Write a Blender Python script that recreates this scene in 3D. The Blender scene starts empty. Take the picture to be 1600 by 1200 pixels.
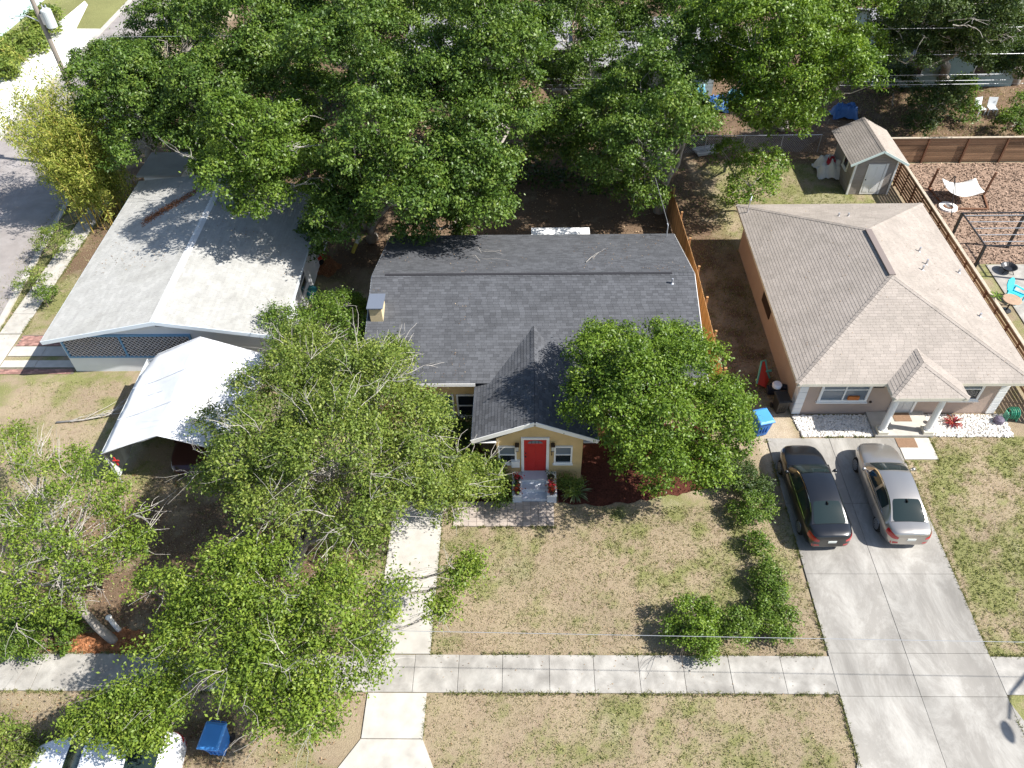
import bpy, math, random
import numpy as np
from mathutils import Vector, Matrix

# ------------------------------------------------------------------ camera, sky, sun, exposure
S = bpy.context.scene
COL = S.collection
CAM_H, F_PX, PITCH, YAW, ROLL = 26.0, 1205.58, math.radians(45.846), math.radians(1.6445), math.radians(-1.3812)
_cp, _sp = math.cos(PITCH), math.sin(PITCH)
_f = Vector((0, _cp, -_sp)); _r = Vector((1, 0, 0)); _u = _r.cross(_f)
_r2 = _r * math.cos(ROLL) + _u * math.sin(ROLL); _u2 = _u * math.cos(ROLL) - _r * math.sin(ROLL)
_Rz = Matrix.Rotation(YAW, 3, 'Z')
CR, CU, CF = _Rz @ _r2, _Rz @ _u2, _Rz @ _f
cam_data = bpy.data.cameras.new('camera'); cam = bpy.data.objects.new('camera', cam_data); COL.objects.link(cam)
M4 = Matrix((CR, CU, -CF)).transposed().to_4x4(); M4.translation = (0, 0, CAM_H); cam.matrix_world = M4
cam_data.sensor_width = 36.0; cam_data.lens = F_PX / 1600 * 36.0; cam_data.clip_end = 1500; cam_data.clip_start = .5
S.camera = cam
SUN = Vector((0.93, -0.19, 1.0)).normalized()
W = bpy.data.worlds.new('World'); S.world = W; W.use_nodes = True
_n = W.node_tree.nodes; _sky = _n.new('ShaderNodeTexSky'); _sky.sky_type = 'NISHITA'; _sky.sun_disc = False
_sky.sun_elevation = math.asin(SUN.z); _sky.sun_rotation = math.atan2(SUN.x, SUN.y)
W.node_tree.links.new(_sky.outputs[0], _n['Background'].inputs[0]); _n['Background'].inputs[1].default_value = 0.098
sd = bpy.data.lights.new('sun', 'SUN'); sd.energy = 5.0; sd.angle = math.radians(.53); sd.color = (1, .965, .915)
sun = bpy.data.objects.new('sun', sd); COL.objects.link(sun); sun.rotation_euler = SUN.to_track_quat('Z', 'Y').to_euler(); sun.location = (60, -12, 60)
S.view_settings.view_transform = 'Standard'; S.view_settings.look = 'None'; S.view_settings.gamma = 1
S.view_settings.exposure = 0.92; S.view_settings.use_curve_mapping = False
S.cycles.max_bounces = 8; S.cycles.diffuse_bounces = 4; S.cycles.transmission_bounces = 4; S.cycles.glossy_bounces = 3

def at(px, py, z=0.0):
    """photo pixel (1600x1200) at height z -> world point"""
    d = CF + CR * ((px - 800) / F_PX) - CU * ((py - 600) / F_PX)
    t = (z - CAM_H) / d.z
    return Vector((d.x * t, d.y * t, z))

RNG = np.random.default_rng(7); random.seed(5)
PI = math.pi

# ------------------------------------------------------------------ materials
MATS = {}
def _links(m): return m.node_tree.nodes, m.node_tree.links
def mat(name, col, rough=.8, spec=.3, metal=0., noise=0., nscale=4., bump=0., bscale=40., rnd=0., coat=0., col2=None, c2scale=1.5, c2lo=.45, c2hi=.65, stretch=None, c2rough=.65):
    """principled with object-space noise tone, optional second colour in patches, per-piece tone (rnd attribute) and bump"""
    if name in MATS: return MATS[name]
    m = bpy.data.materials.new(name); m.use_nodes = True; N, L = _links(m)
    b = N['Principled BSDF']; b.inputs['Roughness'].default_value = rough; b.inputs['Specular IOR Level'].default_value = spec
    b.inputs['Metallic'].default_value = metal; b.inputs['Coat Weight'].default_value = coat; b.inputs['Coat Roughness'].default_value = .04
    geo = N.new('ShaderNodeNewGeometry'); pos = geo.outputs['Position']
    if stretch:
        vm = N.new('ShaderNodeVectorMath'); vm.operation = 'MULTIPLY'; vm.inputs[1].default_value = stretch; L.new(pos, vm.inputs[0]); pos = vm.outputs[0]
    c = N.new('ShaderNodeRGB'); c.outputs[0].default_value = (*col, 1); cur = c.outputs[0]
    if col2:
        t = N.new('ShaderNodeTexNoise'); t.inputs['Scale'].default_value = c2scale; t.inputs['Detail'].default_value = 12; t.inputs['Roughness'].default_value = c2rough
        t.inputs['Distortion'].default_value = .6; L.new(pos, t.inputs['Vector'])
        r = N.new('ShaderNodeMapRange'); r.inputs[1].default_value = c2lo; r.inputs[2].default_value = c2hi; L.new(t.outputs[0], r.inputs[0])
        x = N.new('ShaderNodeMix'); x.data_type = 'RGBA'; L.new(r.outputs[0], x.inputs[0]); L.new(cur, x.inputs[6]); x.inputs[7].default_value = (*col2, 1); cur = x.outputs[2]
    fac = None
    if noise:
        t = N.new('ShaderNodeTexNoise'); t.inputs['Scale'].default_value = nscale; t.inputs['Detail'].default_value = 6; L.new(pos, t.inputs['Vector'])
        r = N.new('ShaderNodeMapRange'); r.inputs[1].default_value = .25; r.inputs[2].default_value = .75; r.inputs[3].default_value = 1 - noise; r.inputs[4].default_value = 1 + noise
        L.new(t.outputs[0], r.inputs[0]); fac = r.outputs[0]
    if rnd:
        a = N.new('ShaderNodeAttribute'); a.attribute_name = 'rnd'
        r = N.new('ShaderNodeMapRange'); r.inputs[3].default_value = 1 - rnd; r.inputs[4].default_value = 1 + rnd; L.new(a.outputs['Fac'], r.inputs[0])
        if fac is None: fac = r.outputs[0]
        else:
            mm = N.new('ShaderNodeMath'); mm.operation = 'MULTIPLY'; L.new(fac, mm.inputs[0]); L.new(r.outputs[0], mm.inputs[1]); fac = mm.outputs[0]
    if fac is not None:
        h = N.new('ShaderNodeVectorMath'); h.operation = 'SCALE'; L.new(cur, h.inputs[0]); L.new(fac, h.inputs['Scale']); cur = h.outputs[0]
    L.new(cur, b.inputs['Base Color'])
    if bump:
        t = N.new('ShaderNodeTexNoise'); t.inputs['Scale'].default_value = bscale; t.inputs['Detail'].default_value = 5; L.new(pos, t.inputs['Vector'])
        bp = N.new('ShaderNodeBump'); bp.inputs['Strength'].default_value = bump; bp.inputs['Distance'].default_value = .03; L.new(t.outputs[0], bp.inputs['Height']); L.new(bp.outputs[0], b.inputs['Normal'])
    MATS[name] = m; return m

def leaf_mat(name, cols, trans=.35, rough=.42, spec=.45):
    """leaf: tone by the per-leaf attribute rnd; thin and translucent"""
    if name in MATS: return MATS[name]
    m = bpy.data.materials.new(name); m.use_nodes = True; N, L = _links(m)
    b = N['Principled BSDF']; b.inputs['Roughness'].default_value = rough; b.inputs['Specular IOR Level'].default_value = spec
    a = N.new('ShaderNodeAttribute'); a.attribute_name = 'rnd'
    r = N.new('ShaderNodeValToRGB'); e = r.color_ramp.elements
    while len(e) < len(cols): e.new(.5)
    for i, c in enumerate(cols): e[i].position = i / (len(cols) - 1); e[i].color = (*c, 1)
    L.new(a.outputs['Fac'], r.inputs[0]); L.new(r.outputs[0], b.inputs['Base Color'])
    t = N.new('ShaderNodeBsdfTranslucent'); g = N.new('ShaderNodeVectorMath'); g.operation = 'MULTIPLY'; g.inputs[1].default_value = (1.15, 1.25, .5)
    L.new(r.outputs[0], g.inputs[0]); L.new(g.outputs[0], t.inputs[0])
    x = N.new('ShaderNodeMixShader'); x.inputs[0].default_value = trans; L.new(b.outputs[0], x.inputs[1]); L.new(t.outputs[0], x.inputs[2])
    L.new(x.outputs[0], N['Material Output'].inputs[0]); MATS[name] = m; return m

# ------------------------------------------------------------------ object helpers
def tag(o, label=None, cat=None, group=None, kind=None):
    for k, v in (('label', label), ('category', cat), ('group', group), ('kind', kind)):
        if v: o[k] = v
    return o
def thing(name, label, cat, loc=(0, 0, 0), rz=0., group=None):
    o = bpy.data.objects.new(name, None); o.empty_display_size = .2; COL.objects.link(o); o.location = loc; o.rotation_euler = (0, 0, rz)
    return tag(o, label, cat, group)
class MB:
    """collects shapes; build() links them as one mesh object (world coordinates minus `org`)"""
    def __init__(s): s.v = []; s.f = []; s.r = []; s.m = []; s.cm = 0; s.cr = .5
    def poly(s, pts):
        b = len(s.v); s.v += [tuple(p) for p in pts]; s.f.append(tuple(range(b, b + len(pts)))); s.r.append(s.cr); s.m.append(s.cm); return s
    def raw(s, V, Fs):
        b = len(s.v); s.v += [tuple(p) for p in V]
        for f in Fs: s.f.append(tuple(i + b for i in f)); s.r.append(s.cr); s.m.append(s.cm)
        return s
    def box(s, x0, x1, y0, y1, z0, z1):
        V = [(x0, y0, z0), (x1, y0, z0), (x1, y1, z0), (x0, y1, z0), (x0, y0, z1), (x1, y0, z1), (x1, y1, z1), (x0, y1, z1)]
        return s.raw(V, [(3, 2, 1, 0), (4, 5, 6, 7), (0, 1, 5, 4), (1, 2, 6, 5), (2, 3, 7, 6), (3, 0, 4, 7)])
    def cbox(s, c, e, M=None):
        c = Vector(c); x, y, z = e[0] / 2, e[1] / 2, e[2] / 2
        V = [Vector(p) for p in ((-x, -y, -z), (x, -y, -z), (x, y, -z), (-x, y, -z), (-x, -y, z), (x, -y, z), (x, y, z), (-x, y, z))]
        V = [c + (M @ p if M else p) for p in V]
        return s.raw(V, [(3, 2, 1, 0), (4, 5, 6, 7), (0, 1, 5, 4), (1, 2, 6, 5), (2, 3, 7, 6), (3, 0, 4, 7)])
    def beam(s, a, b, w, h, up=(0, 0, 1)):
        a, b = Vector(a), Vector(b); d = (b - a).normalized(); sd_ = d.cross(Vector(up)).normalized(); u = sd_.cross(d)
        V = [p + sd_ * (i * w / 2) + u * (j * h / 2) for p in (a, b) for i, j in ((-1, -1), (1, -1), (1, 1), (-1, 1))]
        return s.raw(V, [(3, 2, 1, 0), (4, 5, 6, 7), (0, 1, 5, 4), (1, 2, 6, 5), (2, 3, 7, 6), (3, 0, 4, 7)])
    def prism(s, pts, dz):
        """polygon (list of 3D points, counter-clockwise seen from its outside) extruded by vector dz (backwards)"""
        n = len(pts); P = [Vector(p) for p in pts]; D = Vector(dz); V = P + [p + D for p in P]
        return s.raw(V, [tuple(range(n))] + [tuple(range(2 * n - 1, n - 1, -1))] + [(i, i + n, (i + 1) % n + n, (i + 1) % n) for i in range(n)])
    def tube(s, pts, rad, n=8, cap=True):
        P = [Vector(p) for p in pts]; R = rad if hasattr(rad, '__len__') else [rad] * len(P); V = []
        ref = Vector((0.3, 0.2, 1))
        for i, p in enumerate(P):
            d = (P[min(i + 1, len(P) - 1)] - P[max(i - 1, 0)]).normalized()
            if abs(d.dot(ref.normalized())) > .98: ref = Vector((1, .1, 0))
            a = d.cross(ref).normalized(); b = d.cross(a)
            V += [p + (a * math.cos(2 * PI * k / n) + b * math.sin(2 * PI * k / n)) * R[i] for k in range(n)]
        Fs = [(i * n + k, (i + 1) * n + k, (i + 1) * n + (k + 1) % n, i * n + (k + 1) % n) for i in range(len(P) - 1) for k in range(n)]
        if cap: Fs += [tuple(range(n)), tuple(range(len(V) - 1, len(V) - n - 1, -1))]
        return s.raw(V, Fs)
    def lathe(s, prof, c, n=16):
        V = []; c = Vector(c)
        for r, z in prof: V += [c + Vector((r * math.cos(2 * PI * k / n), r * math.sin(2 * PI * k / n), z)) for k in range(n)]
        Fs = [(i * n + k, i * n + (k + 1) % n, (i + 1) * n + (k + 1) % n, (i + 1) * n + k) for i in range(len(prof) - 1) for k in range(n)]
        return s.raw(V, Fs + [tuple(range(n - 1, -1, -1)), tuple(range(len(V) - n, len(V)))])
    def mesh(s, name, mats, org=(0, 0, 0), smooth=False):
        me = bpy.data.meshes.new(name); o = Vector(org)
        me.from_pydata([(v[0] - o.x, v[1] - o.y, v[2] - o.z) for v in s.v], [], s.f)
        for m in (mats if isinstance(mats, (list, tuple)) else [mats]): me.materials.append(m)
        at_ = me.attributes.new('rnd', 'FLOAT', 'FACE'); at_.data.foreach_set('value', np.array(s.r, dtype=np.float32))
        me.polygons.foreach_set('material_index', np.array(s.m, dtype=np.int32))
        if smooth: me.polygons.foreach_set('use_smooth', np.ones(len(s.f), dtype=bool))
        me.update(); return me
    def build(s, name, mats, parent=None, org=None, smooth=False, local=False):
        """top-level: origin `org`; child: vertices given in world space are moved to the root's space (or local=True)"""
        if parent is not None: org = (0, 0, 0) if local else root_of(parent).location
        elif org is None: org = (0, 0, 0)
        o = bpy.data.objects.new(name, s.mesh(name, mats, org, smooth)); COL.objects.link(o)
        if parent is not None: o.parent = parent
        else: o.location = org
        return o
def root_of(o):
    while o.parent is not None: o = o.parent
    return o
def link_mesh(name, me, parent, matrix):
    o = bpy.data.objects.new(name, me); COL.objects.link(o); o.parent = parent; o.matrix_local = matrix; return o
def copy_tree(o, parent=None):
    c = o.copy(); COL.objects.link(c)
    if parent is not None: c.parent = parent
    for ch in list(o.children): copy_tree(ch, c)
    return c
def struct(o): o['kind'] = 'structure'; return o
def bevel(o, w=.01, seg=2):
    m = o.modifiers.new('bevel', 'BEVEL'); m.width = w; m.segments = seg; m.limit_method = 'ANGLE'; return o

# value noise
def vnoise(x, y, sc, seed):
    g = np.random.default_rng(seed).random((128, 128)); x = np.asarray(x) * sc + 500.3; y = np.asarray(y) * sc + 500.7
    i = np.floor(x).astype(int); j = np.floor(y).astype(int); u = x - i; v = y - j; u = u * u * (3 - 2 * u); v = v * v * (3 - 2 * v)
    a = g[i % 128, j % 128]; b = g[(i + 1) % 128, j % 128]; c = g[i % 128, (j + 1) % 128]; d = g[(i + 1) % 128, (j + 1) % 128]
    return (a * (1 - u) + b * u) * (1 - v) + (c * (1 - u) + d * u) * v
def fnoise(x, y, sc, seed): return .5 * vnoise(x, y, sc, seed) + .3 * vnoise(x, y, sc * 2.1, seed + 1) + .2 * vnoise(x, y, sc * 4.7, seed + 2)
def inpoly(x, y, poly):
    x = np.asarray(x); y = np.asarray(y); ins = np.zeros(x.shape, bool); n = len(poly)
    for k in range(n):
        (x1, y1), (x2, y2) = poly[k], poly[(k + 1) % n]
        ins ^= ((y1 > y) != (y2 > y)) & (x < (x2 - x1) * (y - y1) / (y2 - y1 + 1e-12) + x1)
    return ins

def quads_mesh(name, V, mats, rnd, tri=False):
    """V: (N,4,3) one quad each"""
    n = len(V); me = bpy.data.meshes.new(name)
    me.vertices.add(4 * n); me.vertices.foreach_set('co', V.astype(np.float32).ravel())
    me.loops.add(4 * n); me.loops.foreach_set('vertex_index', np.arange(4 * n, dtype=np.int32))
    me.polygons.add(n); me.polygons.foreach_set('loop_start', np.arange(0, 4 * n, 4, dtype=np.int32))
    a = me.attributes.new('rnd', 'FLOAT', 'FACE'); a.data.foreach_set('value', rnd.astype(np.float32))
    for m in (mats if isinstance(mats, (list, tuple)) else [mats]): me.materials.append(m)
    me.update(calc_edges=True); return me
def unit(a): return a / (np.linalg.norm(a, axis=-1, keepdims=True) + 1e-9)
def leaf_quads(c, nrm, size, rng, aspect=.5):
    t = unit(np.cross(nrm, rng.normal(size=c.shape))); b = np.cross(nrm, t); s = size[:, None]
    base = c - t * s * .5; tip = c + t * s * .5 - nrm * s * .08; up = nrm * s * .1
    return np.stack([base, c + b * s * aspect * .5 + up, tip, c - b * s * aspect * .5 + up], 1)
# ------------------------------------------------------------------ ground, street, paths
STREET_R = lambda y: -27.4 - .105 * (y - 30)          # right edge of the side street
def build_ground():
    xs = np.concatenate([[-400, -250, -150, -100, -70], np.arange(-50, -24, .5), np.arange(-24, 34, .2), np.arange(34, 46, .8), [60, 90, 150, 250, 400]])
    ys = np.concatenate([[-200, -80, -30, -8], np.arange(0, 7, .8), np.arange(7, 32, .2), np.arange(32, 50, .35), np.arange(50, 80, 1.), [95, 130, 200, 300, 500]])
    X, Y = np.meshgrid(xs, ys); nx, ny = len(xs), len(ys)
    n1 = fnoise(X, Y, .35, 1); n2 = fnoise(X, Y, 1.3, 5); n3 = fnoise(X, Y, 3.1, 9)
    def soft(cond_lo, cond_hi, v): return np.clip((v - cond_lo) / (cond_hi - cond_lo), 0, 1)
    inb = lambda x0, x1, y0, y1, s=.5: np.clip((X - x0) / s, 0, 1) * np.clip((x1 - X) / s, 0, 1) * np.clip((Y - y0) / s, 0, 1) * np.clip((y1 - Y) / s, 0, 1)
    green = np.full(X.shape, .43); green += .7 * (n1 - .5)
    R = inb(15.9, 60, 5, 22.3); green = green * (1 - R) + R * (.68 + .6 * (n1 - .5) + .5 * (n3 - .5))
    R = inb(2.5, 10, 11.5, 17.5, 2.5); green = green + R * .22
    R = inb(-27, -18, 22, 30, 2); green += R * .1
    R = inb(-60, -22.5, 28, 44, 1.5); green += R * .2
    R = inb(-60, -30, 66, 200, .3); green = np.maximum(green, R * 1.2)
    R = inb(9, 22.4, 36, 46.2, 1); green += R * .18
    green = np.clip(soft(.12, 1.0, green + 1.1 * (n2 - .5) + .5 * (n3 - .5)), 0, 1)
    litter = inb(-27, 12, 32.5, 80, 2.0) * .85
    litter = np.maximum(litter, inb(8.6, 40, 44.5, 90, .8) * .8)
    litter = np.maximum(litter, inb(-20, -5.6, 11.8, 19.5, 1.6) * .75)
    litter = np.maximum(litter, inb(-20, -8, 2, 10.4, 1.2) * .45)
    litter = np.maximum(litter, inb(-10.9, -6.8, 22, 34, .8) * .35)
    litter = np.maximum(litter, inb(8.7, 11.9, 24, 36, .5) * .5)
    litter = np.clip(litter + (n2 - .5) * 1.2 * (litter > .02), 0, 1)
    sand = np.clip(inb(-11.2, -6.6, 26, 33, .8) * .7 + soft(.6, .75, n1) * .35 + inb(9.7, 12, 19.5, 24, .5) * .6 + inb(10, 14, 45.5, 49, 1) * .5, 0, 1) * np.clip(.4 + n2, 0, 1)
    sand = np.clip(sand, 0, 1)
    V = np.stack([X, Y, np.where((np.abs(X) < 40) & (Y < 80), .02 * (n2 - .5), 0) - .01], -1).reshape(-1, 3)
    i = np.arange(nx * ny).reshape(ny, nx); Fq = np.stack([i[:-1, :-1], i[:-1, 1:], i[1:, 1:], i[1:, :-1]], -1).reshape(-1, 4)
    me = bpy.data.meshes.new('ground'); n = len(Fq)
    me.vertices.add(len(V)); me.vertices.foreach_set('co', V.astype(np.float32).ravel())
    me.loops.add(4 * n); me.loops.foreach_set('vertex_index', Fq.astype(np.int32).ravel())
    me.polygons.add(n); me.polygons.foreach_set('loop_start', np.arange(0, 4 * n, 4, dtype=np.int32))
    for nm, arr in (('green', green), ('litter', litter), ('sand', sand)):
        a = me.attributes.new(nm, 'FLOAT', 'POINT'); a.data.foreach_set('value', arr.astype(np.float32).ravel())
    me.update(calc_edges=True)
    m = bpy.data.materials.new('ground_soil_and_dry_grass'); m.use_nodes = True; N, L = _links(m); b = N['Principled BSDF']
    b.inputs['Roughness'].default_value = .95; b.inputs['Specular IOR Level'].default_value = .1
    pos = N.new('ShaderNodeNewGeometry').outputs['Position']
    def noise(sc, det=6, rg=.7, d=0):
        t = N.new('ShaderNodeTexNoise'); t.inputs['Scale'].default_value = sc; t.inputs['Detail'].default_value = det; t.inputs['Roughness'].default_value = rg; t.inputs['Distortion'].default_value = d
        L.new(pos, t.inputs['Vector']); return t.outputs[0]
    def rng_(v, a, bb, c=0., d=1.):
        r = N.new('ShaderNodeMapRange'); r.inputs[1].default_value = a; r.inputs[2].default_value = bb; r.inputs[3].default_value = c; r.inputs[4].default_value = d; L.new(v, r.inputs[0]); return r.outputs[0]
    def ramp(v, cols):
        r = N.new('ShaderNodeValToRGB'); e = r.color_ramp.elements
        while len(e) < len(cols): e.new(.5)
        for i, (p, c) in enumerate(cols): e[i].position = p; e[i].color = (*c, 1)
        L.new(v, r.inputs[0]); return r.outputs[0]
    def mix(f, a, bb):
        x = N.new('ShaderNodeMix'); x.data_type = 'RGBA'; L.new(f, x.inputs[0]); L.new(a, x.inputs[6]); L.new(bb, x.inputs[7]); return x.outputs[2]
    def attr(n_): a = N.new('ShaderNodeAttribute'); a.attribute_name = n_; return a.outputs['Fac']
    def addn(v, nz, amt):
        k = N.new('ShaderNodeMath'); k.operation = 'MULTIPLY_ADD'; L.new(nz, k.inputs[0]); k.inputs[1].default_value = amt; L.new(v, k.inputs[2])
        k2 = N.new('ShaderNodeMath'); k2.operation = 'SUBTRACT'; L.new(k.outputs[0], k2.inputs[0]); k2.inputs[1].default_value = amt / 2; return k2.outputs[0]
    fine = noise(22, 5, .75); mid = noise(5, 6, .7, .5); low = noise(.8, 5, .6)
    dry = ramp(fine, [(.2, (.19, .15, .095)), (.42, (.27, .217, .14)), (.6, (.325, .265, .175)), (.85, (.40, .335, .23))])
    dirt = ramp(mid, [(.25, (.21, .155, .105)), (.5, (.29, .225, .155)), (.8, (.37, .30, .215))])
    base = mix(rng_(low, .4, .65), dry, dirt)
    grn = ramp(fine, [(.25, (.085, .10, .03)), (.5, (.17, .185, .06)), (.8, (.33, .31, .13))])
    c = mix(rng_(addn(attr('green'), mid, .9), .3, .75, 0, .85), base, grn)
    sd_ = ramp(fine, [(.3, (.36, .29, .21)), (.7, (.56, .48, .37))]); c = mix(rng_(addn(attr('sand'), mid, .6), .2, .8), c, sd_)
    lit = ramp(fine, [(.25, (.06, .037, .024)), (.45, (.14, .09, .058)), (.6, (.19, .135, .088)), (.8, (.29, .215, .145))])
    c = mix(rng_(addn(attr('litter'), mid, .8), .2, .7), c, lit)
    big = rng_(noise(.28, 4, .6), .3, .7, .86, 1.14); hh = N.new('ShaderNodeVectorMath'); hh.operation = 'SCALE'; L.new(c, hh.inputs[0]); L.new(big, hh.inputs['Scale']); c = hh.outputs[0]
    L.new(c, b.inputs['Base Color'])
    bp = N.new('ShaderNodeBump'); bp.inputs['Strength'].default_value = .8; bp.inputs['Distance'].default_value = .05; L.new(fine, bp.inputs['Height']); L.new(bp.outputs[0], b.inputs['Normal'])
    me.materials.append(m); me.polygons.foreach_set('use_smooth', np.ones(n, dtype=bool))
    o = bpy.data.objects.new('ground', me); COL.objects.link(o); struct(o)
    return xs, ys, green, litter
GX, GY, GGREEN, GLIT = build_ground()
def gval(A, x, y):
    return A[np.clip(np.searchsorted(GY, y), 0, len(GY) - 1), np.clip(np.searchsorted(GX, x), 0, len(GX) - 1)]

asphalt = mat('asphalt', (.26, .235, .22), .9, .2, noise=.12, nscale=1.2, bump=.3, bscale=60, col2=(.31, .285, .27), c2scale=.5)
conc = mat('concrete', (.285, .268, .24), .9, .2, noise=.24, nscale=2.2, bump=.15, bscale=30, rnd=.08, c2rough=.75, col2=(.36, .343, .31), c2scale=1.1, c2lo=.42, c2hi=.62)
conc_w = mat('pale_concrete', (.43, .405, .36), .9, .2, noise=.16, nscale=2.0, bump=.12, bscale=30, rnd=.08, col2=(.37, .35, .31), c2scale=1.0, c2lo=.5, c2hi=.72)
conc_d = mat('driveway_concrete', (.25, .235, .21), .9, .2, noise=.24, nscale=.8, bump=.15, bscale=30, rnd=.05, col2=(.365, .348, .315), c2scale=.7, c2lo=.45, c2hi=.63, stretch=(1, .5, 1), c2rough=.78)
white_c = mat('white_concrete', (.80, .78, .74), .8, .2, noise=.04, nscale=.8)
joint = mat('dark_joint', (.15, .13, .105), .95, .1, noise=.3, nscale=6)

def sheet(name, pts, m, z, kind='structure', th=.0):
    mb = MB()
    if th: mb.prism([(x, y, z) for x, y in pts], (0, 0, -th))
    else: mb.poly([(x, y, z) for x, y in pts])
    o = mb.build(name, m); o['kind'] = kind; return o
sheet('street', [(-36.4, -30), (STREET_R(-30), -30), (STREET_R(95), 95), (-36.6, 95)], asphalt, .012)
sheet('road', [(-27, -6), (200, -6), (200, 5.6), (-27, 5.6)], asphalt, .012)
sheet('kerb', [(STREET_R(7), 7), (STREET_R(7) + .3, 7), (STREET_R(90) + .3, 90), (STREET_R(90), 90)], conc_w, .10, th=.12)
sheet('kerb', [(-36.75, 20), (-36.4, 20), (-36.55, 90), (-36.9, 90)], conc_w, .10, th=.12)
sheet('kerb', [(-25.6, 5.6), (60, 5.6), (60, 5.9), (-25.6, 5.9)], conc_w, .10, th=.12)
sheet('white_forecourt', [(-36.75, 20), (-36.75, 68.3), (-39.1, 68.4), (-40.3, 74), (-41.0, 75), (-41.8, 60), (-42.4, 30), (-42.4, 20)], white_c, .03)
# a slab row: each slab an object of its own on a darker bed
def slabs(parent_name, rects, m, z=.035, th=.07, gap=.012, bed=None, nm='slab', wob=.004):
    bx = MB()
    for (x0, x1, y0, y1) in rects: bx.box(x0, x1, y0, y1, -.03, z - .028)
    par = bx.build(parent_name, bed or joint); struct(par)
    for (x0, x1, y0, y1) in rects:
        mb = MB(); mb.cr = random.random(); t = random.uniform(-.006, .006)
        mb.box(x0 + gap / 2, x1 - gap / 2, y0 + random.uniform(-wob, wob) + gap / 2, y1 + random.uniform(-wob, wob) - gap / 2, z - .03, z + t)
        bevel(mb.build(nm, m, par), .008, 1)
    return par
JX = [-26.2 + 1.52 * k for k in range(14)] + [-5.48, -3.95, -2.42, -.9, .72, 2.25, 3.80, 5.33, 6.92, 8.71, 10.43]
JX = sorted(set(round(v, 2) for v in JX if not (-6.4 < v < -5.6)))
rects = [(a, b, 10.67, 12.0) for a, b in zip(JX[:-1], JX[1:])] + [(15.95 + 1.55 * k, 15.95 + 1.55 * (k + 1), 10.67, 12.0) for k in range(8)]
slabs('sidewalk', rects, conc)
# driveway of the right-hand house: two columns of slabs split by a centre joint
drv = [(10.42, 13.1, 5.9, 8.2), (13.1, 15.95, 5.9, 8.2), (10.42, 13.1, 8.2, 10.6), (13.1, 15.95, 8.2, 10.6), (10.42, 13.1, 10.6, 12.1), (13.1, 15.95, 10.6, 12.1),
       (10.42, 13.1, 12.1, 15.2), (13.1, 15.95, 12.1, 15.2), (10.42, 13.1, 15.2, 18.4), (13.1, 15.95, 15.2, 18.4), (10.42, 13.1, 18.4, 21.85), (13.1, 15.95, 18.4, 21.85)]
dw = slabs('driveway', drv, conc_d, z=.04, gap=.008, wob=.0)
for pts in ([(10.42, 5.9), (10.42, 8.6), (9.2, 5.9)], [(15.95, 5.9), (17.4, 5.9), (15.95, 10.4)]):
    mb = MB(); mb.prism([(x, y, .04) for x, y in (pts if pts[0][0] < 11 else pts)], (0, 0, -.06)); mb.build('slab', conc_d, dw)
slabs('walkway', [(15.97, 17.4, 20.66, 21.85)], conc_w, z=.045)
# driveway of the yellow house, flaring to the road
ldw = slabs('driveway', [(-5.46, -3.44, 12.02, 14.6), (-5.46, -3.44, 14.6, 17.3), (-5.46, -3.44, 17.3, 21.8), (-5.46, -3.44, 9.15, 10.65)], conc_w, z=.04, wob=0)
mb = MB(); mb.prism([(-7.6, 5.95, .04), (-1.9, 5.95, .04), (-3.44, 9.13, .04), (-5.46, 9.13, .04)], (0, 0, -.06)); mb.build('slab', conc_w, ldw)
# pavement and brick strips beside the grey-roofed house
slabs('side_path', [(-26.9, -25.75, 28.9 + 1.55 * k, 30.45 + 1.55 * k) for k in range(8)], conc_w)
slabs('front_pads', [(-27.2, -25.75, 26.4, 28.85), (-25.7, -24.0, 27.25, 27.95), (-24.0, -21.9, 27.25, 27.95), (-25.7, -24.0, 26.45, 26.95), (-24.0, -21.9, 26.45, 26.95)], conc_w)
brick = mat('old_brick', (.30, .17, .14), .9, .2, noise=.25, nscale=5, rnd=.3, bump=.2)
for (y0, y1) in ((28.0, 28.8), (26.0, 26.4)):
    mb = MB(); mb.box(-25.6, -21.9, y0, y1, -.02, .018); par = struct(mb.build('brick_strip', joint)); mb = MB()
    for i in range(int(3.7 / .21)):
        for j in range(max(1, int((y1 - y0) / .105))):
            mb.cr = random.random(); x = -25.6 + i * .21 + (.1 if j % 2 else 0); mb.box(x, x + .2, y0 + j * .105, y0 + j * .105 + .096, .015, .03 + random.random() * .008)
    mb.build('brick', brick, par)['kind'] = 'stuff'
# paver walk in front of the steps
paver = mat('paver', (.37, .315, .27), .9, .2, noise=.14, nscale=2, rnd=.1, bump=.2)
mb = MB(); mb.box(-3.0, 1.06, 17.31, 18.5, -.02, .012); pw = struct(mb.build('paver_walk', joint))
pm = []
for k in range(6):
    q = MB(); q.cr = k / 5; q.box(0, .298, 0, .188, 0, .03); pm.append(q.mesh('paver', paver))
for i in range(13):
    for j in range(6):
        link_mesh('paver', random.choice(pm), pw, Matrix.Translation((-2.98 + i * .31, 17.33 + j * .196, .008 + random.random() * .005)))
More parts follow.
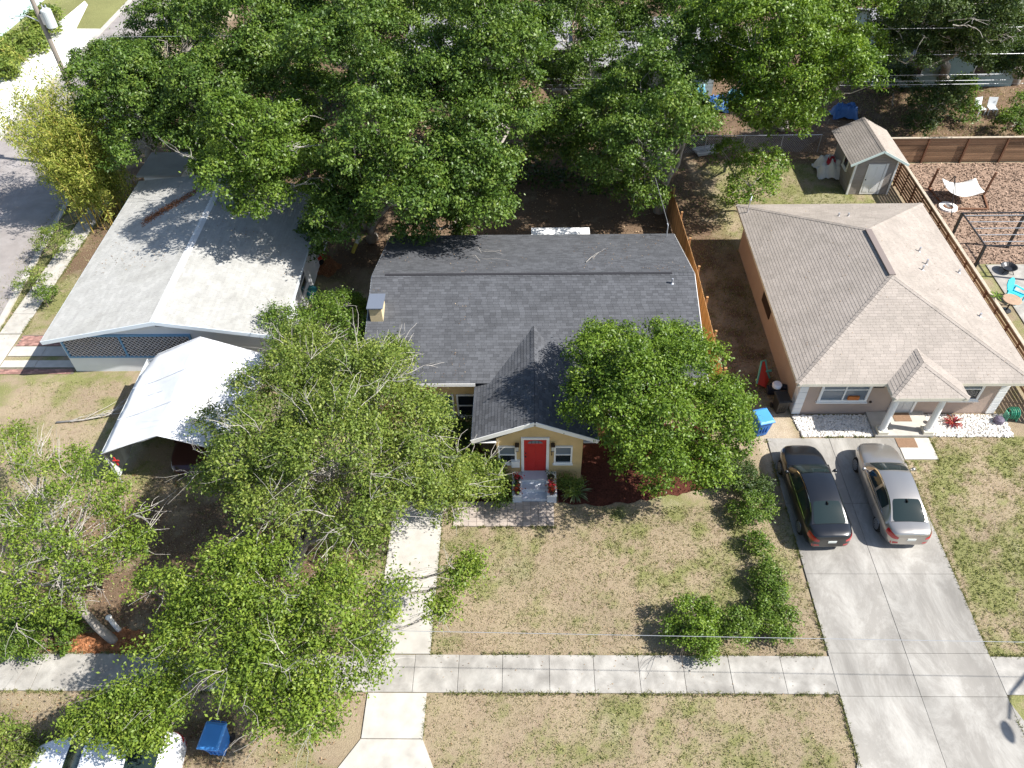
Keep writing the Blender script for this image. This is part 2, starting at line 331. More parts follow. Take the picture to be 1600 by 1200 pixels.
# red mulch bed along the yellow house, wood chips in the far right yard, white stone beds
def blob_poly(pts, amp, seed, step=.25):
    out = []; r = random.Random(seed)
    for k in range(len(pts)):
        a, b = Vector(pts[k]), Vector(pts[(k + 1) % len(pts)]); n = max(1, int((b - a).length / step))
        for t in range(n): p = a.lerp(b, t / n); out.append((p.x + r.uniform(-amp, amp), p.y + r.uniform(-amp, amp)))
    return out
mulch_m = mat('red_mulch', (.085, .030, .02), .95, .1, noise=.4, nscale=14, bump=.6, bscale=40, rnd=.45)
chip_m = mat('wood_chips', (.27, .19, .14), .95, .1, noise=.3, nscale=9, bump=.6, bscale=30, rnd=.75)
orange_m = mat('rust_leaf_litter', (.30, .13, .06), .95, .1, noise=.35, nscale=8, bump=.5, rnd=.5)
def scatter_in(poly, n, seed):
    rg = np.random.default_rng(seed); P = np.array(poly); lo, hi = P.min(0), P.max(0); x = rg.uniform(lo[0], hi[0], n * 3); y = rg.uniform(lo[1], hi[1], n * 3)
    k = inpoly(x, y, poly); return x[k][:n], y[k][:n], rg
def litter_stuff(name, poly, n, size, m, seed, z=.03, flat=.35):
    x, y, rg = scatter_in(poly, n, seed); c = np.stack([x, y, z + rg.random(len(x)) * .03], 1)
    nr = unit(np.stack([rg.normal(0, flat, len(x)), rg.normal(0, flat, len(x)), np.ones(len(x))], 1))
    V = leaf_quads(c, nr, rg.uniform(.5, 1.2, len(x)) * size, rg, .5); o = bpy.data.objects.new(name, quads_mesh(name, V, m, rg.random(len(x)))); COL.objects.link(o); o['kind'] = 'stuff'; return o
MULCH = blob_poly([(-3.2, 18.52), (-.65, 18.52), (-.65, 19.45), (-3.2, 22.8)], .05, 1), blob_poly([(1.2, 19.45), (1.2, 18.5), (2.6, 18.3), (4.6, 18.55), (7.8, 19.2), (8.1, 22.7), (2.3, 22.7), (2.3, 19.45)], .08, 2)
for k, pl in enumerate(MULCH):
    sheet('mulch_bed', pl, mulch_m, .018); litter_stuff('mulch', pl, 2600, .09, mulch_m, 20 + k)
CHIPS = [(22.75, 34.2), (60, 34.2), (60, 44.7), (22.75, 44.7)]
sheet('wood_chip_yard', CHIPS, chip_m, .018); litter_stuff('wood_chips', [(22.75, 34.2), (32, 34.2), (34, 44.7), (22.75, 44.7)], 9000, .16, chip_m, 31)
sheet('patio', [(24.7, 20), (50, 20), (50, 34.1), (24.9, 34.1)], conc, .04, th=.06)
for pl in ([(-17.2, 12.02), (-9.2, 12.02), (-9.6, 12.7), (-12, 12.55), (-14.5, 12.9), (-17, 12.6)], [(-13.3, 34.6), (-10.9, 33.4), (-10.2, 34.2), (-11.6, 35.8), (-13, 35.9)]):
    pl = blob_poly(pl, .1, 5); sheet('leaf_litter_bed', pl, orange_m, .016); litter_stuff('dry_leaves', pl, 900, .12, orange_m, 41)
stone_m = mat('white_stone', (.66, .63, .58), .85, .3, noise=.12, nscale=12, rnd=.18)
bed_m = mat('stone_bed', (.40, .37, .33), .95, .1, noise=.4, nscale=16)
def stones(poly, n, seed):
    x, y, rg = scatter_in(poly, n, seed); mb = MB()
    for a, b in zip(x, y):
        r = rg.uniform(.035, .075); mb.cr = rg.random(); s2 = rg.uniform(.6, 1); th = rg.uniform(0, PI); c_, s_ = math.cos(th), math.sin(th)
        V = [(a + (u * c_ - v * s2 * s_) * r, b + (u * s_ + v * s2 * c_) * r, .03 + w * r * .7) for u, v, w in ((1, 0, 0), (.5, .8, .1), (-.5, .85, 0), (-1, 0, .1), (-.5, -.8, 0), (.5, -.85, .1), (.45, .3, .9), (-.4, .25, 1), (0, -.45, .85))]
        mb.raw(V, [(0, 1, 6), (1, 2, 7, 6), (2, 3, 7), (3, 4, 8, 7), (4, 5, 8), (5, 0, 6, 8), (6, 7, 8)])
    mb.build('white_stones', stone_m)['kind'] = 'stuff'
for k, pl in enumerate(([(11.8, 23.2), (12.0, 21.95), (15.1, 21.95), (15.1, 23.2)], [(17.65, 23.2), (17.65, 21.95), (21.1, 21.9), (21.15, 23.2)])):
    sheet('stone_bed', pl, bed_m, .02); stones(pl, 1500, 50 + k)
# grass tufts and fallen leaves (nobody could count them)
grass_m = leaf_mat('grass_blade', [(.10, .13, .035), (.18, .205, .065), (.28, .27, .12), (.36, .30, .185), (.46, .39, .26)], .25, .6, .2)
def tufts(name, x0, x1, y0, y1, n, seed, h=.038):
    rg = np.random.default_rng(seed); x = rg.uniform(x0, x1, n); y = rg.uniform(y0, y1, n)
    g = gval(GGREEN, x, y); k = 3; x = np.repeat(x, k) + rg.normal(0, .035, n * k); y = np.repeat(y, k) + rg.normal(0, .035, n * k); g = np.repeat(g, k); N_ = n * k
    t = np.stack([rg.normal(0, .7, N_), rg.normal(0, .7, N_), np.ones(N_)], 1); t = unit(t); hh = rg.uniform(.5, 1.4, N_) * h * (1 + .8 * g)
    b = unit(np.cross(t, rg.normal(size=(N_, 3)))) * (.011 + .006 * g[:, None]); c = np.stack([x, y, np.full(N_, .0)], 1); tip = c + t * hh[:, None]
    V = np.stack([c - b, c + b, tip + b * .3, tip - b * .3], 1)
    isg = rg.random(N_) < g * .85 + .02; r = np.where(isg, rg.uniform(0, .45, N_), rg.uniform(.55, 1, N_))
    o = bpy.data.objects.new(name, quads_mesh(name, V, grass_m, r)); COL.objects.link(o); o['kind'] = 'stuff'
tufts('grass', -3.3, 10.3, 12.05, 18.3, 10500, 60); tufts('grass', -3.3, 10.3, 6, 10.6, 6500, 61); tufts('grass', 16.0, 24, 12.05, 20.6, 9000, 62); tufts('grass', 17.5, 24, 20.6, 21.9, 1000, 59)
tufts('grass', 8.8, 11.8, 23.5, 36.5, 2600, 67, .06); tufts('grass', 22.6, 38, 45.2, 55, 3500, 68, .1); tufts('grass', -11, -6.8, 24, 34, 900, 69)
tufts('grass', -24, -9, 12.5, 25.5, 8000, 63); tufts('grass', -20, -7, 6, 10.6, 4000, 64); tufts('grass', 8.8, 21, 36.5, 46, 4500, 65); tufts('grass', -29, -22, 28.5, 42, 3500, 66)
leaf_dead = leaf_mat('dead_leaf', [(.08, .045, .025), (.2, .11, .05), (.34, .22, .12), (.5, .38, .25)], .15, .7, .2)
litter_stuff('fallen_leaves', [(-22, 12.1), (-5.6, 12.1), (-5.6, 20), (-22, 20)], 5000, .085, leaf_dead, 71)
litter_stuff('fallen_leaves', [(-20, 6), (-7.5, 6), (-5.5, 10.6), (-20, 10.6)], 2500, .085, leaf_dead, 72)
litter_stuff('fallen_leaves', [(8.8, 23.6), (11.8, 23.6), (11.8, 36.5), (8.8, 36.5)], 1200, .08, leaf_dead, 76); litter_stuff('fallen_leaves', [(9, 46.5), (40, 45.2), (40, 56), (9, 56)], 5000, .13, leaf_dead, 77)
litter_stuff('fallen_leaves', [(-16, 33.5), (8, 33.5), (8, 48), (-16, 48)], 5000, .13, leaf_dead, 73)
def edge_tufts(segs, seed):
    rg = np.random.default_rng(seed); P = []
    for (x0, y0, x1, y1) in segs:
        L_ = math.hypot(x1 - x0, y1 - y0); n = int(L_ * 55); t = rg.random(n); k = fnoise(x0 + (x1 - x0) * t, y0 + (y1 - y0) * t, 1.7, seed) > .4; t = t[k]; w = rg.normal(0, .035, len(t)); dx, dy = (x1 - x0) / L_, (y1 - y0) / L_
        P.append(np.stack([x0 + (x1 - x0) * t - dy * w, y0 + (y1 - y0) * t + dx * w], 1))
    P = np.concatenate(P); P = np.repeat(P, 3, 0) + rg.normal(0, .015, (len(P) * 3, 2)); n = len(P); tl = unit(np.stack([rg.normal(0, .8, n), rg.normal(0, .8, n), np.ones(n)], 1)); b = unit(np.cross(tl, rg.normal(size=(n, 3)))) * .013
    c = np.concatenate([P, np.full((n, 1), .01)], 1); tip = c + tl * rg.uniform(.05, .12, (n, 1)); V = np.stack([c - b, c + b, tip + b * .3, tip - b * .3], 1)
    o = bpy.data.objects.new('edge_grass', quads_mesh('edge_grass', V, grass_m, rg.random(n) * .75)); COL.objects.link(o); o['kind'] = 'stuff'
edge_tufts([(10.4, 5.9, 10.4, 10.6), (10.4, 12.1, 10.4, 21.8), (15.97, 5.9, 15.97, 10.6), (15.97, 12.1, 15.97, 20.6), (-3.4, 12.02, 10.4, 12.02), (-3.4, 10.64, 10.4, 10.64), (-3.42, 12, -3.42, 17.2), (-5.48, 12, -5.48, 17), (-22, 12.02, -5.5, 12.02), (-22, 10.64, -5.5, 10.64), (-3.44, 9.1, -3.44, 10.6), (16, 12.02, 26, 12.02), (-3, 17.28, 1.1, 17.28), (-26.95, 29, -26.95, 40), (-25.7, 29, -25.7, 40), (17.45, 20.6, 17.45, 21.9), (11.9, 21.9, 15.1, 21.9)], 91)
litter_stuff('fallen_leaves', [(-3.3, 6), (10.3, 6), (10.3, 17), (-3.3, 17)], 900, .06, leaf_dead, 74)
# ------------------------------------------------------------------ houses
sh_dark = mat('charcoal_shingle', (.082, .085, .092), .85, .25, noise=.14, nscale=1.1, rnd=.2, bump=.3, bscale=90)
sh_deck = mat('roof_underlay', (.03, .03, .034), .9, .2)
sh_tan = mat('tan_shingle', (.325, .285, .248), .88, .2, noise=.08, nscale=.8, rnd=.07, bump=.3, bscale=90, col2=(.29, .255, .22), c2scale=.7)
sh_grey = mat('pale_grey_shingle', (.38, .375, .352), .85, .2, noise=.08, nscale=1.2, rnd=.07, bump=.3, bscale=90, col2=(.335, .33, .305), c2scale=.9)
yellow = mat('yellow_stucco', (.60, .43, .21), .9, .2, noise=.08, nscale=1.5, bump=.25, bscale=60, col2=(.54, .385, .185), c2scale=1.2)
pink = mat('tan_stucco', (.42, .325, .265), .9, .2, noise=.07, nscale=1.3, bump=.25, bscale=60)
white = mat('white_paint', (.78, .77, .74), .6, .35, noise=.04, nscale=3)
cream = mat('cream_trim', (.62, .58, .48), .6, .3, noise=.05, nscale=3)
white_wall = mat('white_stucco', (.76, .77, .78), .85, .2, noise=.05, nscale=1.2, bump=.2)
glass = mat('window_glass', (.018, .024, .03), .04, .6)
glass_blind = mat('window_with_blind', (.16, .19, .22), .12, .6)
glass_teal = mat('window_green_glass', (.05, .12, .10), .06, .6)
red_door = mat('red_door_paint', (.46, .022, .018), .45, .4, noise=.04, nscale=4)
black_m = mat('black_metal', (.015, .015, .017), .4, .5)
bronze = mat('dark_bronze', (.035, .022, .015), .45, .5)
grey_paint = mat('grey_step_paint', (.50, .52, .56), .7, .3, noise=.06, nscale=4)
galv = mat('galvanised_pipe', (.52, .53, .55), .4, .5, .6)
blue_trim = mat('blue_trim_paint', (.16, .33, .52), .6, .3)

def poly_span(poly, v):
    us = []; n = len(poly)
    for k in range(n):
        (u1, v1), (u2, v2) = poly[k], poly[(k + 1) % n]
        if (v1 - v) * (v2 - v) < 0: us.append(u1 + (u2 - u1) * (v - v1) / (v2 - v1))
    return (min(us), max(us)) if len(us) > 1 else None
def shingles(parent, planes, m, tab=.30, expo=.14, indiv=0, seed=1, deck_m=None, thick=.10, lift=.014):
    """planes: lists of 3D points; the first edge is the eave. Each tab is a thin raised piece; the nearest `indiv` become parts"""
    rg = random.Random(seed); items = []; deck = MB()
    for pts in planes:
        P = [Vector(p) for p in pts]; O = P[0]; U = (P[1] - P[0]).normalized(); Vv = P[2] - P[0]; Vv = (Vv - U * Vv.dot(U)).normalized(); Nn = U.cross(Vv)
        if Nn.z < 0: O = P[1]; U = -U; Nn = -Nn
        poly = [((p - O).dot(U), (p - O).dot(Vv)) for p in P]
        deck.prism(P if (P[1] - P[0]).cross(P[2] - P[0]).z > 0 else P[::-1], -Nn * thick)
        vmax = max(q[1] for q in poly); v = -.01
        while v < vmax - .03:
            sp = poly_span(poly, min(v + expo * .5, vmax - .005))
            if sp:
                u = sp[0] - rg.random() * tab
                while u < sp[1]:
                    w = tab * rg.uniform(.8, 1.25) if not indiv else tab
                    a, b = max(u, sp[0]), min(u + w - .006, sp[1])
                    if b - a > .03: items.append((O, U, Vv, Nn, a, b, v, min(v + expo + .02, vmax), rg.random(), abs(b - a - (tab - .006)) < 1e-6 and v + expo + .02 <= vmax))
                    u += w
            v += expo
    d = deck.build('roof_deck', deck_m or sh_deck, parent)
    single = set()
    if indiv:
        cand = [(((it[0] + it[1] * it[4] + it[2] * it[6]) - Vector((0, 0, CAM_H))).length, k) for k, it in enumerate(items) if it[9]]
        single = {k for _, k in sorted(cand)[:indiv]}
        var = []
        for t in range(8):
            q = MB(); q.cr = t / 7; w = tab - .006; e = expo + .02
            q.raw([(0, 0, lift), (w, 0, lift), (w, e, .004), (0, e, .004), (0, 0, 0), (w, 0, 0)], [(0, 1, 2, 3), (4, 5, 1, 0), (3, 4, 0), (1, 5, 2)]); var.append(q.mesh('shingle', m))
    mb = MB(); off = root_of(parent).location
    for k, (O, U, Vv, Nn, a, b, v0, v1, r, _) in enumerate(items):
        if k in single:
            M = Matrix((U, Vv, Nn)).transposed().to_4x4(); M.translation = O + U * a + Vv * v0 - off
            link_mesh('shingle', var[int(r * 7.99)], parent, M)
        else:
            A = O + U * a; B = O + U * b; mb.cr = r
            mb.raw([A + Vv * v0 + Nn * lift, B + Vv * v0 + Nn * lift, B + Vv * v1 + Nn * .004, A + Vv * v1 + Nn * .004, A + Vv * v0, B + Vv * v0], [(0, 1, 2, 3), (4, 5, 1, 0), (3, 4, 0), (1, 5, 2)])
    o = mb.build('shingles', m, parent); o['kind'] = 'stuff'
    return d
def ridge_caps(parent, lines, m, w=.26, step=.2, seed=3, name='ridge_caps'):
    mb = MB(); rg = random.Random(seed)
    for a, b, n1, n2 in lines:
        a, b = Vector(a), Vector(b); d = (b - a).normalized(); L_ = (b - a).length; k = 0
        while k * step < L_ - .02:
            p = a + d * (k * step); q = a + d * min(k * step + step + .05, L_); mb.cr = rg.random(); up = Vector((0, 0, 1))
            for nn in (n1, n2):
                nn = Vector(nn); side = nn.cross(d).normalized(); side = side if side.z < 0 else -side
                V = [p + nn * .03, q + nn * .018, q + side * w / 2 + nn * .018, p + side * w / 2 + nn * .03]
                mb.poly(V if (V[1] - V[0]).cross(V[2] - V[0]).z > 0 else V[::-1])
            k += 1
    mb.build(name, m, parent)['kind'] = 'stuff'
def frame_of(face, pos):
    """local (a along the wall, d outwards, z) -> world"""
    if face == 'S': return lambda a, d, z: Vector((a, pos - d, z))
    if face == 'N': return lambda a, d, z: Vector((a, pos + d, z))
    if face == 'W': return lambda a, d, z: Vector((pos - d, a, z))
    return lambda a, d, z: Vector((pos + d, a, z))
def wbox(mb, T, a0, a1, d0, d1, z0, z1):
    p, q = T(a0, d0, z0), T(a1, d1, z1)
    mb.box(min(p.x, q.x), max(p.x, q.x), min(p.y, q.y), max(p.y, q.y), min(p.z, q.z), max(p.z, q.z)); return mb
def window(parent, face, pos, a0, a1, z0, z1, fw=.07, cols=1, rows=2, panes=(glass_blind, glass), fm=None, sill=True, proud=.06):
    T = frame_of(face, pos); mb = MB()
    wbox(mb, T, a0 - fw, a1 + fw, -.02, proud, z1, z1 + fw); wbox(mb, T, a0 - fw, a1 + fw, -.02, proud, z0 - fw, z0)
    wbox(mb, T, a0 - fw, a0, -.02, proud - .002, z0, z1); wbox(mb, T, a1, a1 + fw, -.02, proud - .002, z0, z1)
    cw, rh = (a1 - a0) / cols, (z1 - z0) / rows
    for c in range(1, cols): wbox(mb, T, a0 + c * cw - .03, a0 + c * cw + .03, -.02, proud - .01, z0, z1)
    for r in range(1, rows): wbox(mb, T, a0, a1, -.02, proud - .018, z0 + r * rh - .025, z0 + r * rh + .025)
    f = mb.build('window', fm or white, parent)
    for c in range(cols):
        for r in range(rows):
            q = MB(); wbox(q, T, a0 + c * cw, a0 + (c + 1) * cw, -.02, .012, z0 + r * rh, z0 + (r + 1) * rh); q.build('pane', panes[0] if r == rows - 1 else panes[-1], f)
    if sill:
        q = MB(); wbox(q, T, a0 - fw - .04, a1 + fw + .04, -.02, proud + .05, z0 - fw - .05, z0 - fw); q.build('sill', fm or white, f)
    return f

# ---- the yellow bungalow
YH = thing('bungalow', 'yellow stucco bungalow with charcoal shingle roof and red front door under a small gable', 'house', (0, 22.9, 0))
PX0, PXC, PX1, PYF, PZE, PZR, PW = -2.2, .28, 2.76, 19.56, 2.68, 3.74, 19.68
RX0, RX1, RYF, RYB, RYR, ZE, ZR = -7.0, 7.5, 22.42, 33.0, 27.72, 2.95, 4.52
mb = MB(); mb.box(-6.5, 7.0, 22.9, 32.5, -.05, 2.84)
for xg in (-6.5, 6.88): mb.prism([(xg, 22.9, 2.84), (xg, RYR, 4.36), (xg, 32.5, 2.84)], (.12, 0, 0))
mb.build('wall', yellow, YH)
mb = MB(); mb.box(-1.25, 2.2, PW, 22.9, -.05, 2.62); mb.prism([(-1.25, PW, 2.62), (2.2, PW, 2.62), (.33, PW, 3.5)], (0, 3.2, 0)); mb.build('porch_wall', yellow, YH)
nF = Vector((0, -(ZR - ZE), RYR - RYF)).normalized(); nB = Vector((0, ZR - ZE, RYB - RYR)).normalized()
pv = RYF + (PZR - ZE) / (ZR - ZE) * (RYR - RYF)
planes = [[(RX0, RYF, ZE), (RX1, RYF, ZE), (RX1, RYR, ZR), (RX0, RYR, ZR)], [(RX1, RYB, ZE), (RX0, RYB, ZE), (RX0, RYR, ZR), (RX1, RYR, ZR)],
          [(PX0, RYF + .3, PZE), (PX0, PYF, PZE), (PXC, PYF, PZR), (PXC, pv, PZR)], [(PX1, PYF, PZE), (PX1, RYF + .3, PZE), (PXC, pv, PZR), (PXC, PYF, PZR)]]
shingles(YH, planes, sh_dark, tab=.26, indiv=300, seed=4)
k_ = (PZR - PZE) / (PXC - PX0); pnl = Vector((-k_, 0, 1)).normalized(); pnr = Vector((k_, 0, 1)).normalized()
ridge_caps(YH, [((PXC, PYF, PZR), (PXC, pv, PZR), pnl, pnr), ((RX0, RYR, ZR), (RX1, RYR, ZR), nF, nB)], sh_dark)
mb = MB(); mb.box(RX0 + .6, RX1 - 1.0, RYR - .07, RYR + .07, ZR + .0, ZR + .034); mb.build('ridge_vent', sh_deck, YH)
mb = MB()   # white fascia boards
mb.box(RX0, PX0 + .02, RYF - .03, RYF - .005, ZE - .17, ZE - .005); mb.box(PX1, RX1, RYF - .03, RYF - .005, ZE - .17, ZE - .005); mb.box(RX0, RX1, RYB + .005, RYB + .03, ZE - .17, ZE - .005)
for xx in (RX0 - .015, RX1 + .015):
    mb.beam((xx, RYF, ZE - .1), (xx, RYR, ZR - .1), .025, .16); mb.beam((xx, RYB, ZE - .1), (xx, RYR, ZR - .1), .025, .16)
mb.beam((PX0 - .02, PYF - .02, PZE - .09), (PXC, PYF - .02, PZR - .09), .03, .2); mb.beam((PX1 + .02, PYF - .02, PZE - .09), (PXC, PYF - .02, PZR - .09), .03, .2)
mb.box(PX0 - .03, PX0 - .005, PYF, RYF, PZE - .17, PZE - .01); mb.box(PX1 + .005, PX1 + .03, PYF, RYF, PZE - .17, PZE - .01)
mb.build('fascia', white, YH)
mb = MB(); mb.box(PX0, -1.25, PYF, PW, PZE - .19, PZE - .17); mb.box(2.2, PX1, PYF, PW, PZE - .19, PZE - .17); mb.build('soffit', white, YH)
window(YH, 'S', PW, -1.12, -.52, 1.17, 2.12, panes=(glass_blind, glass)); window(YH, 'S', PW, 1.13, 1.73, 1.17, 2.12, panes=(glass_blind, glass))
window(YH, 'S', 22.9, -3.02, -2.32, .45, 1.72, panes=(glass, glass)); window(YH, 'S', 22.9, -4.9, -3.28, .45, 1.72, rows=1, panes=(glass_teal,))
window(YH, 'S', 22.9, 3.6, 5.2, .45, 1.72, cols=2); window(YH, 'W', -6.5, 28, 29.2, 1., 2.2); window(YH, 'E', 7.0, 25.5, 26.7, 1., 2.2); window(YH, 'E', 7.0, 29.5, 30.7, 1., 2.2)
# door, frame and panels
T = frame_of('S', PW); mb = MB(); DX0, DX1, DZ0, DZ1 = -.15, .75, .6, 2.62
for a in ((DX0 - .11, DX0, DZ0, DZ1 + .1), (DX1, DX1 + .11, DZ0, DZ1 + .1)): wbox(mb, T, a[0], a[1], -.02, .07, a[2], a[3])
wbox(mb, T, DX0, DX1, -.02, .068, DZ1, DZ1 + .1); mb.build('door_frame', white, YH)
mb = MB(); wbox(mb, T, DX0, DX1, -.02, .02, DZ0, DZ1); door = mb.build('door', red_door, YH)
for (a0, a1, z0, z1) in ((.0, .27, .78, 1.28), (.33, .60, .78, 1.28), (.0, .27, 1.42, 2.2), (.33, .60, 1.42, 2.2)):
    q = MB(); wbox(q, T, a0, a1, .02, .032, z0, z1); bevel(q.build('panel', red_door, door), .01, 1)
q = MB(); P_ = [T(.3 + .3 * math.cos(t), .034, 2.36 + .17 * math.sin(t)) for t in [PI * k / 10 for k in range(11)]]; q.prism(P_[::-1], (0, .012, 0)); q.build('fan_light', glass_blind, door)
q = MB()
for t in (-.14, 0, .14): wbox(q, T, .3 + t - .012, .3 + t + .012, .03, .042, 2.36, 2.5)
q.build('glazing_bar', bronze, door)
q = MB(); q.tube([T(-.08, .02, 1.55), T(-.08, .08, 1.55)], .03, 8); q.tube([T(-.08, .02, 1.75), T(-.08, .05, 1.75)], .028, 8); q.build('handle', black_m, door)
for xl in (-.42, 1.0):     # wall lanterns either side of the door
    q = MB(); wbox(q, T, xl - .06, xl + .06, -.01, .03, 2.08, 2.36); q.box(xl - .085, xl + .085, PW - .24, PW - .06, 2.36, 2.42); q.box(xl - .05, xl + .05, PW - .2, PW - .1, 2.42, 2.46); q.box(xl - .06, xl + .06, PW - .21, PW - .09, 2.05, 2.08); l = q.build('wall_lantern', bronze, YH)
    q = MB(); q.box(xl - .055, xl + .055, PW - .205, PW - .095, 2.08, 2.36); q.build('lamp_glass', mat('lantern_glass', (.5, .5, .46), .15, .5), l)
for k, ch in enumerate('985'):
    cu = bpy.data.curves.new('house_number', 'FONT'); cu.body = ch; cu.size = .17; cu.extrude = .006; cu.align_x = 'CENTER'; cu.materials.append(bronze)
    tmp = bpy.data.objects.new('house_number', cu); COL.objects.link(tmp); me = bpy.data.meshes.new_from_object(tmp.evaluated_get(bpy.context.evaluated_depsgraph_get())); bpy.data.objects.remove(tmp)
    o = bpy.data.objects.new('house_number', me); COL.objects.link(o); o.parent = YH; o.location = (.965, PW - .015 - 22.9, 1.93 - k * .17); o.rotation_euler = (PI / 2, 0, 0)
mb = MB(); mb.box(-.66, -.33, PW - .14, PW, .95, 1.3); mb.box(-.68, -.31, PW - .16, PW, 1.3, 1.325); mb.build('mailbox', white, YH)
# steps with cheek walls
mb = MB(); mb.box(-.25, .79, 19.2, PW, -.02, .57); mb.box(-.25, .79, 18.86, 19.2, -.02, .38); mb.box(-.25, .79, 18.52, 18.86, -.02, .19); st = mb.build('step', grey_paint, YH)
mb = MB(); mb.box(-.62, -.25, 18.46, PW, -.02, .44); mb.build('cheek_wall', grey_paint, YH); mb = MB(); mb.box(.79, 1.16, 18.46, PW, -.02, .44); mb.build('cheek_wall', grey_paint, YH)
mb = MB(); mb.box(-.64, -.23, 18.44, PW, .44, .5); mb.build('coping', white, YH); mb = MB(); mb.box(.77, 1.18, 18.44, PW, .44, .5); mb.build('coping', white, YH)
# chimney
mb = MB(); mb.box(-6.82, -6.28, 25.35, 26.2, 2.6, 4.5); ch = mb.build('chimney', mat('cream_stucco', (.55, .45, .28), .9, .2, noise=.08, nscale=3, bump=.2), YH)
mb = MB(); mb.box(-6.9, -6.2, 25.27, 26.28, 4.58, 4.63); mb.box(-6.75, -6.35, 25.45, 26.1, 4.49, 4.58); mb.build('cap', mat('slate_cap', (.13, .15, .19), .5, .4), ch)
def stack_pipe(parent, x, y, z, h=.3, r=.045, m=None):
    q = MB(); q.lathe([(r * 2.4, 0), (r * 1.3, .06), (r, .07), (r, h)], (x, y, z - .03), 10); return q.build('vent_pipe', m or galv, parent)
stack_pipe(YH, 6.45, 27.2, 4.36)
mb = MB(); mb.tube([(7.05, 32.6, 2.8), (7.05, 32.6, 3.75), (7.0, 32.65, 3.85)], .03, 8); mb.build('service_mast', galv, YH)
mb = MB(); mb.box(.23, 3.3, 33.05, 34.4, 2.36, 2.42); q = mb.build('patio_cover', white, YH)
mb = MB()
for xx in (.35, 3.2): mb.box(xx - .04, xx + .04, 34.25, 34.33, -.05, 2.36)
mb.build('post', white, YH)

# ---- the tan hip-roofed house on the right
TH = thing('hip_roof_house', 'tan stucco house with hip roof, white corner blocks and two white porch columns', 'house', (16.3, 23.3, 0))
ex0, ex1, ey0, ey1, ez, rz_ = 11.35, 21.25, 22.65, 36.15, 2.6, 4.4; hc = (ex0 + ex1) / 2; hw = (ex1 - ex0) / 2; ra, rb = ey0 + hw, ey1 - hw
mb = MB(); mb.box(11.85, 20.75, 23.3, 35.65, -.05, 2.5); mb.build('wall', pink, TH)
mb = MB(); mb.prism([(ex0 + .01, ey0 + .01, ez - .13), (ex1 - .01, ey0 + .01, ez - .13), (ex1 - .01, ey1 - .01, ez - .13), (ex0 + .01, ey1 - .01, ez - .13)], (0, 0, -.02)); mb.build('soffit', cream, TH)
px0, px1, py0, pz = 15.06, 18.1, 21.8, 2.6; pc = (px0 + px1) / 2; phw = (px1 - px0) / 2; sl = (rz_ - ez) / hw; prz = pz + sl * phw; pyr = py0 + phw; pjo = ey0 + phw
A, B = (hc, ra, rz_), (hc, rb, rz_)
planes = [[(ex0, ey0, ez), (ex1, ey0, ez), A], [(ex1, ey0, ez), (ex1, ey1, ez), B, A], [(ex1, ey1, ez), (ex0, ey1, ez), B], [(ex0, ey1, ez), (ex0, ey0, ez), A, B],
          [(px0, py0, pz + .012), (px1, py0, pz + .012), (pc, pyr, prz + .012)], [(px1, py0, pz + .012), (px1, ey0 + .1, pz + .012), (pc, pjo, prz + .012), (pc, pyr, prz + .012)], [(px0, ey0 + .1, pz + .012), (px0, py0, pz + .012), (pc, pyr, prz + .012), (pc, pjo, prz + .012)]]
shingles(TH, planes, sh_tan, tab=.3, expo=.14, seed=8, deck_m=cream)
nS = Vector((0, -sl, 1)).normalized(); nN = Vector((0, sl, 1)).normalized(); nE = Vector((sl, 0, 1)).normalized(); nW = Vector((-sl, 0, 1)).normalized()
ridge_caps(TH, [((ex0, ey0, ez), A, nS, nW), ((ex1, ey0, ez), A, nS, nE), ((ex0, ey1, ez), B, nN, nW), ((ex1, ey1, ez), B, nN, nE), (A, B, nE, nW),
                ((px0, py0, pz + .012), (pc, pyr, prz + .012), nS, nW), ((px1, py0, pz + .012), (pc, pyr, prz + .012), nS, nE), ((pc, pyr, prz + .012), (pc, pjo, prz + .012), nE, nW)], sh_tan, step=.22)
mb = MB(); mb.box(hc - .14, hc + .14, ra + .05, rb - .05, rz_ - .03, rz_ + .05); mb.build('ridge_vent', mat('brown_vent', (.2, .165, .15), .8, .3), TH)
mb = MB(); mb.box(ex0, px0, ey0 - .02, ey0 - .004, ez - .15, ez + .005); mb.box(px1, ex1, ey0 - .02, ey0 - .004, ez - .15, ez + .005); mb.box(ex0, ex1, ey1 + .004, ey1 + .02, ez - .15, ez + .005)
mb.box(ex0 - .02, ex0 - .004, ey0, ey1, ez - .15, ez + .005); mb.box(ex1 + .004, ex1 + .02, ey0, ey1, ez - .15, ez + .005)
mb.box(px0, px1, py0 - .02, py0 - .004, pz - .15, pz + .015); mb.box(px0 - .02, px0 - .004, py0, 23.3, pz - .15, pz + .015); mb.box(px1 + .004, px1 + .02, py0, 23.3, pz - .15, pz + .015); mb.build('fascia', cream, TH)
mb = MB(); mb.box(px0 + .02, px1 - .02, py0 + .02, 23.3, pz - .17, pz - .15); mb.box(px0 + .1, px1 - .1, py0 + .12, py0 + .34, pz - .33, pz - .17); mb.build('porch_beam', white, TH)
for xq in (11.83, 20.42):
    for k in range(7):
        q = MB(); q.box(xq - .015, xq + .36, 23.265, 23.33, .02 + k * .352, .02 + k * .352 + .335); q.box(xq - .015 if xq < 15 else xq + .33, xq + .02 if xq < 15 else xq + .365, 23.33, 23.7, .02 + k * .352, .02 + k * .352 + .335)
        bevel(q.build('corner_block', white, TH), .012, 1)
window(TH, 'S', 23.3, 12.85, 14.78, .95, 2.22, fw=.11, cols=2, rows=2, panes=(glass_blind, glass_blind), fm=white)
window(TH, 'S', 23.3, 18.55, 19.6, 1.0, 2.2, fw=.1, cols=1, rows=2)
T = frame_of('S', 23.3); mb = MB()
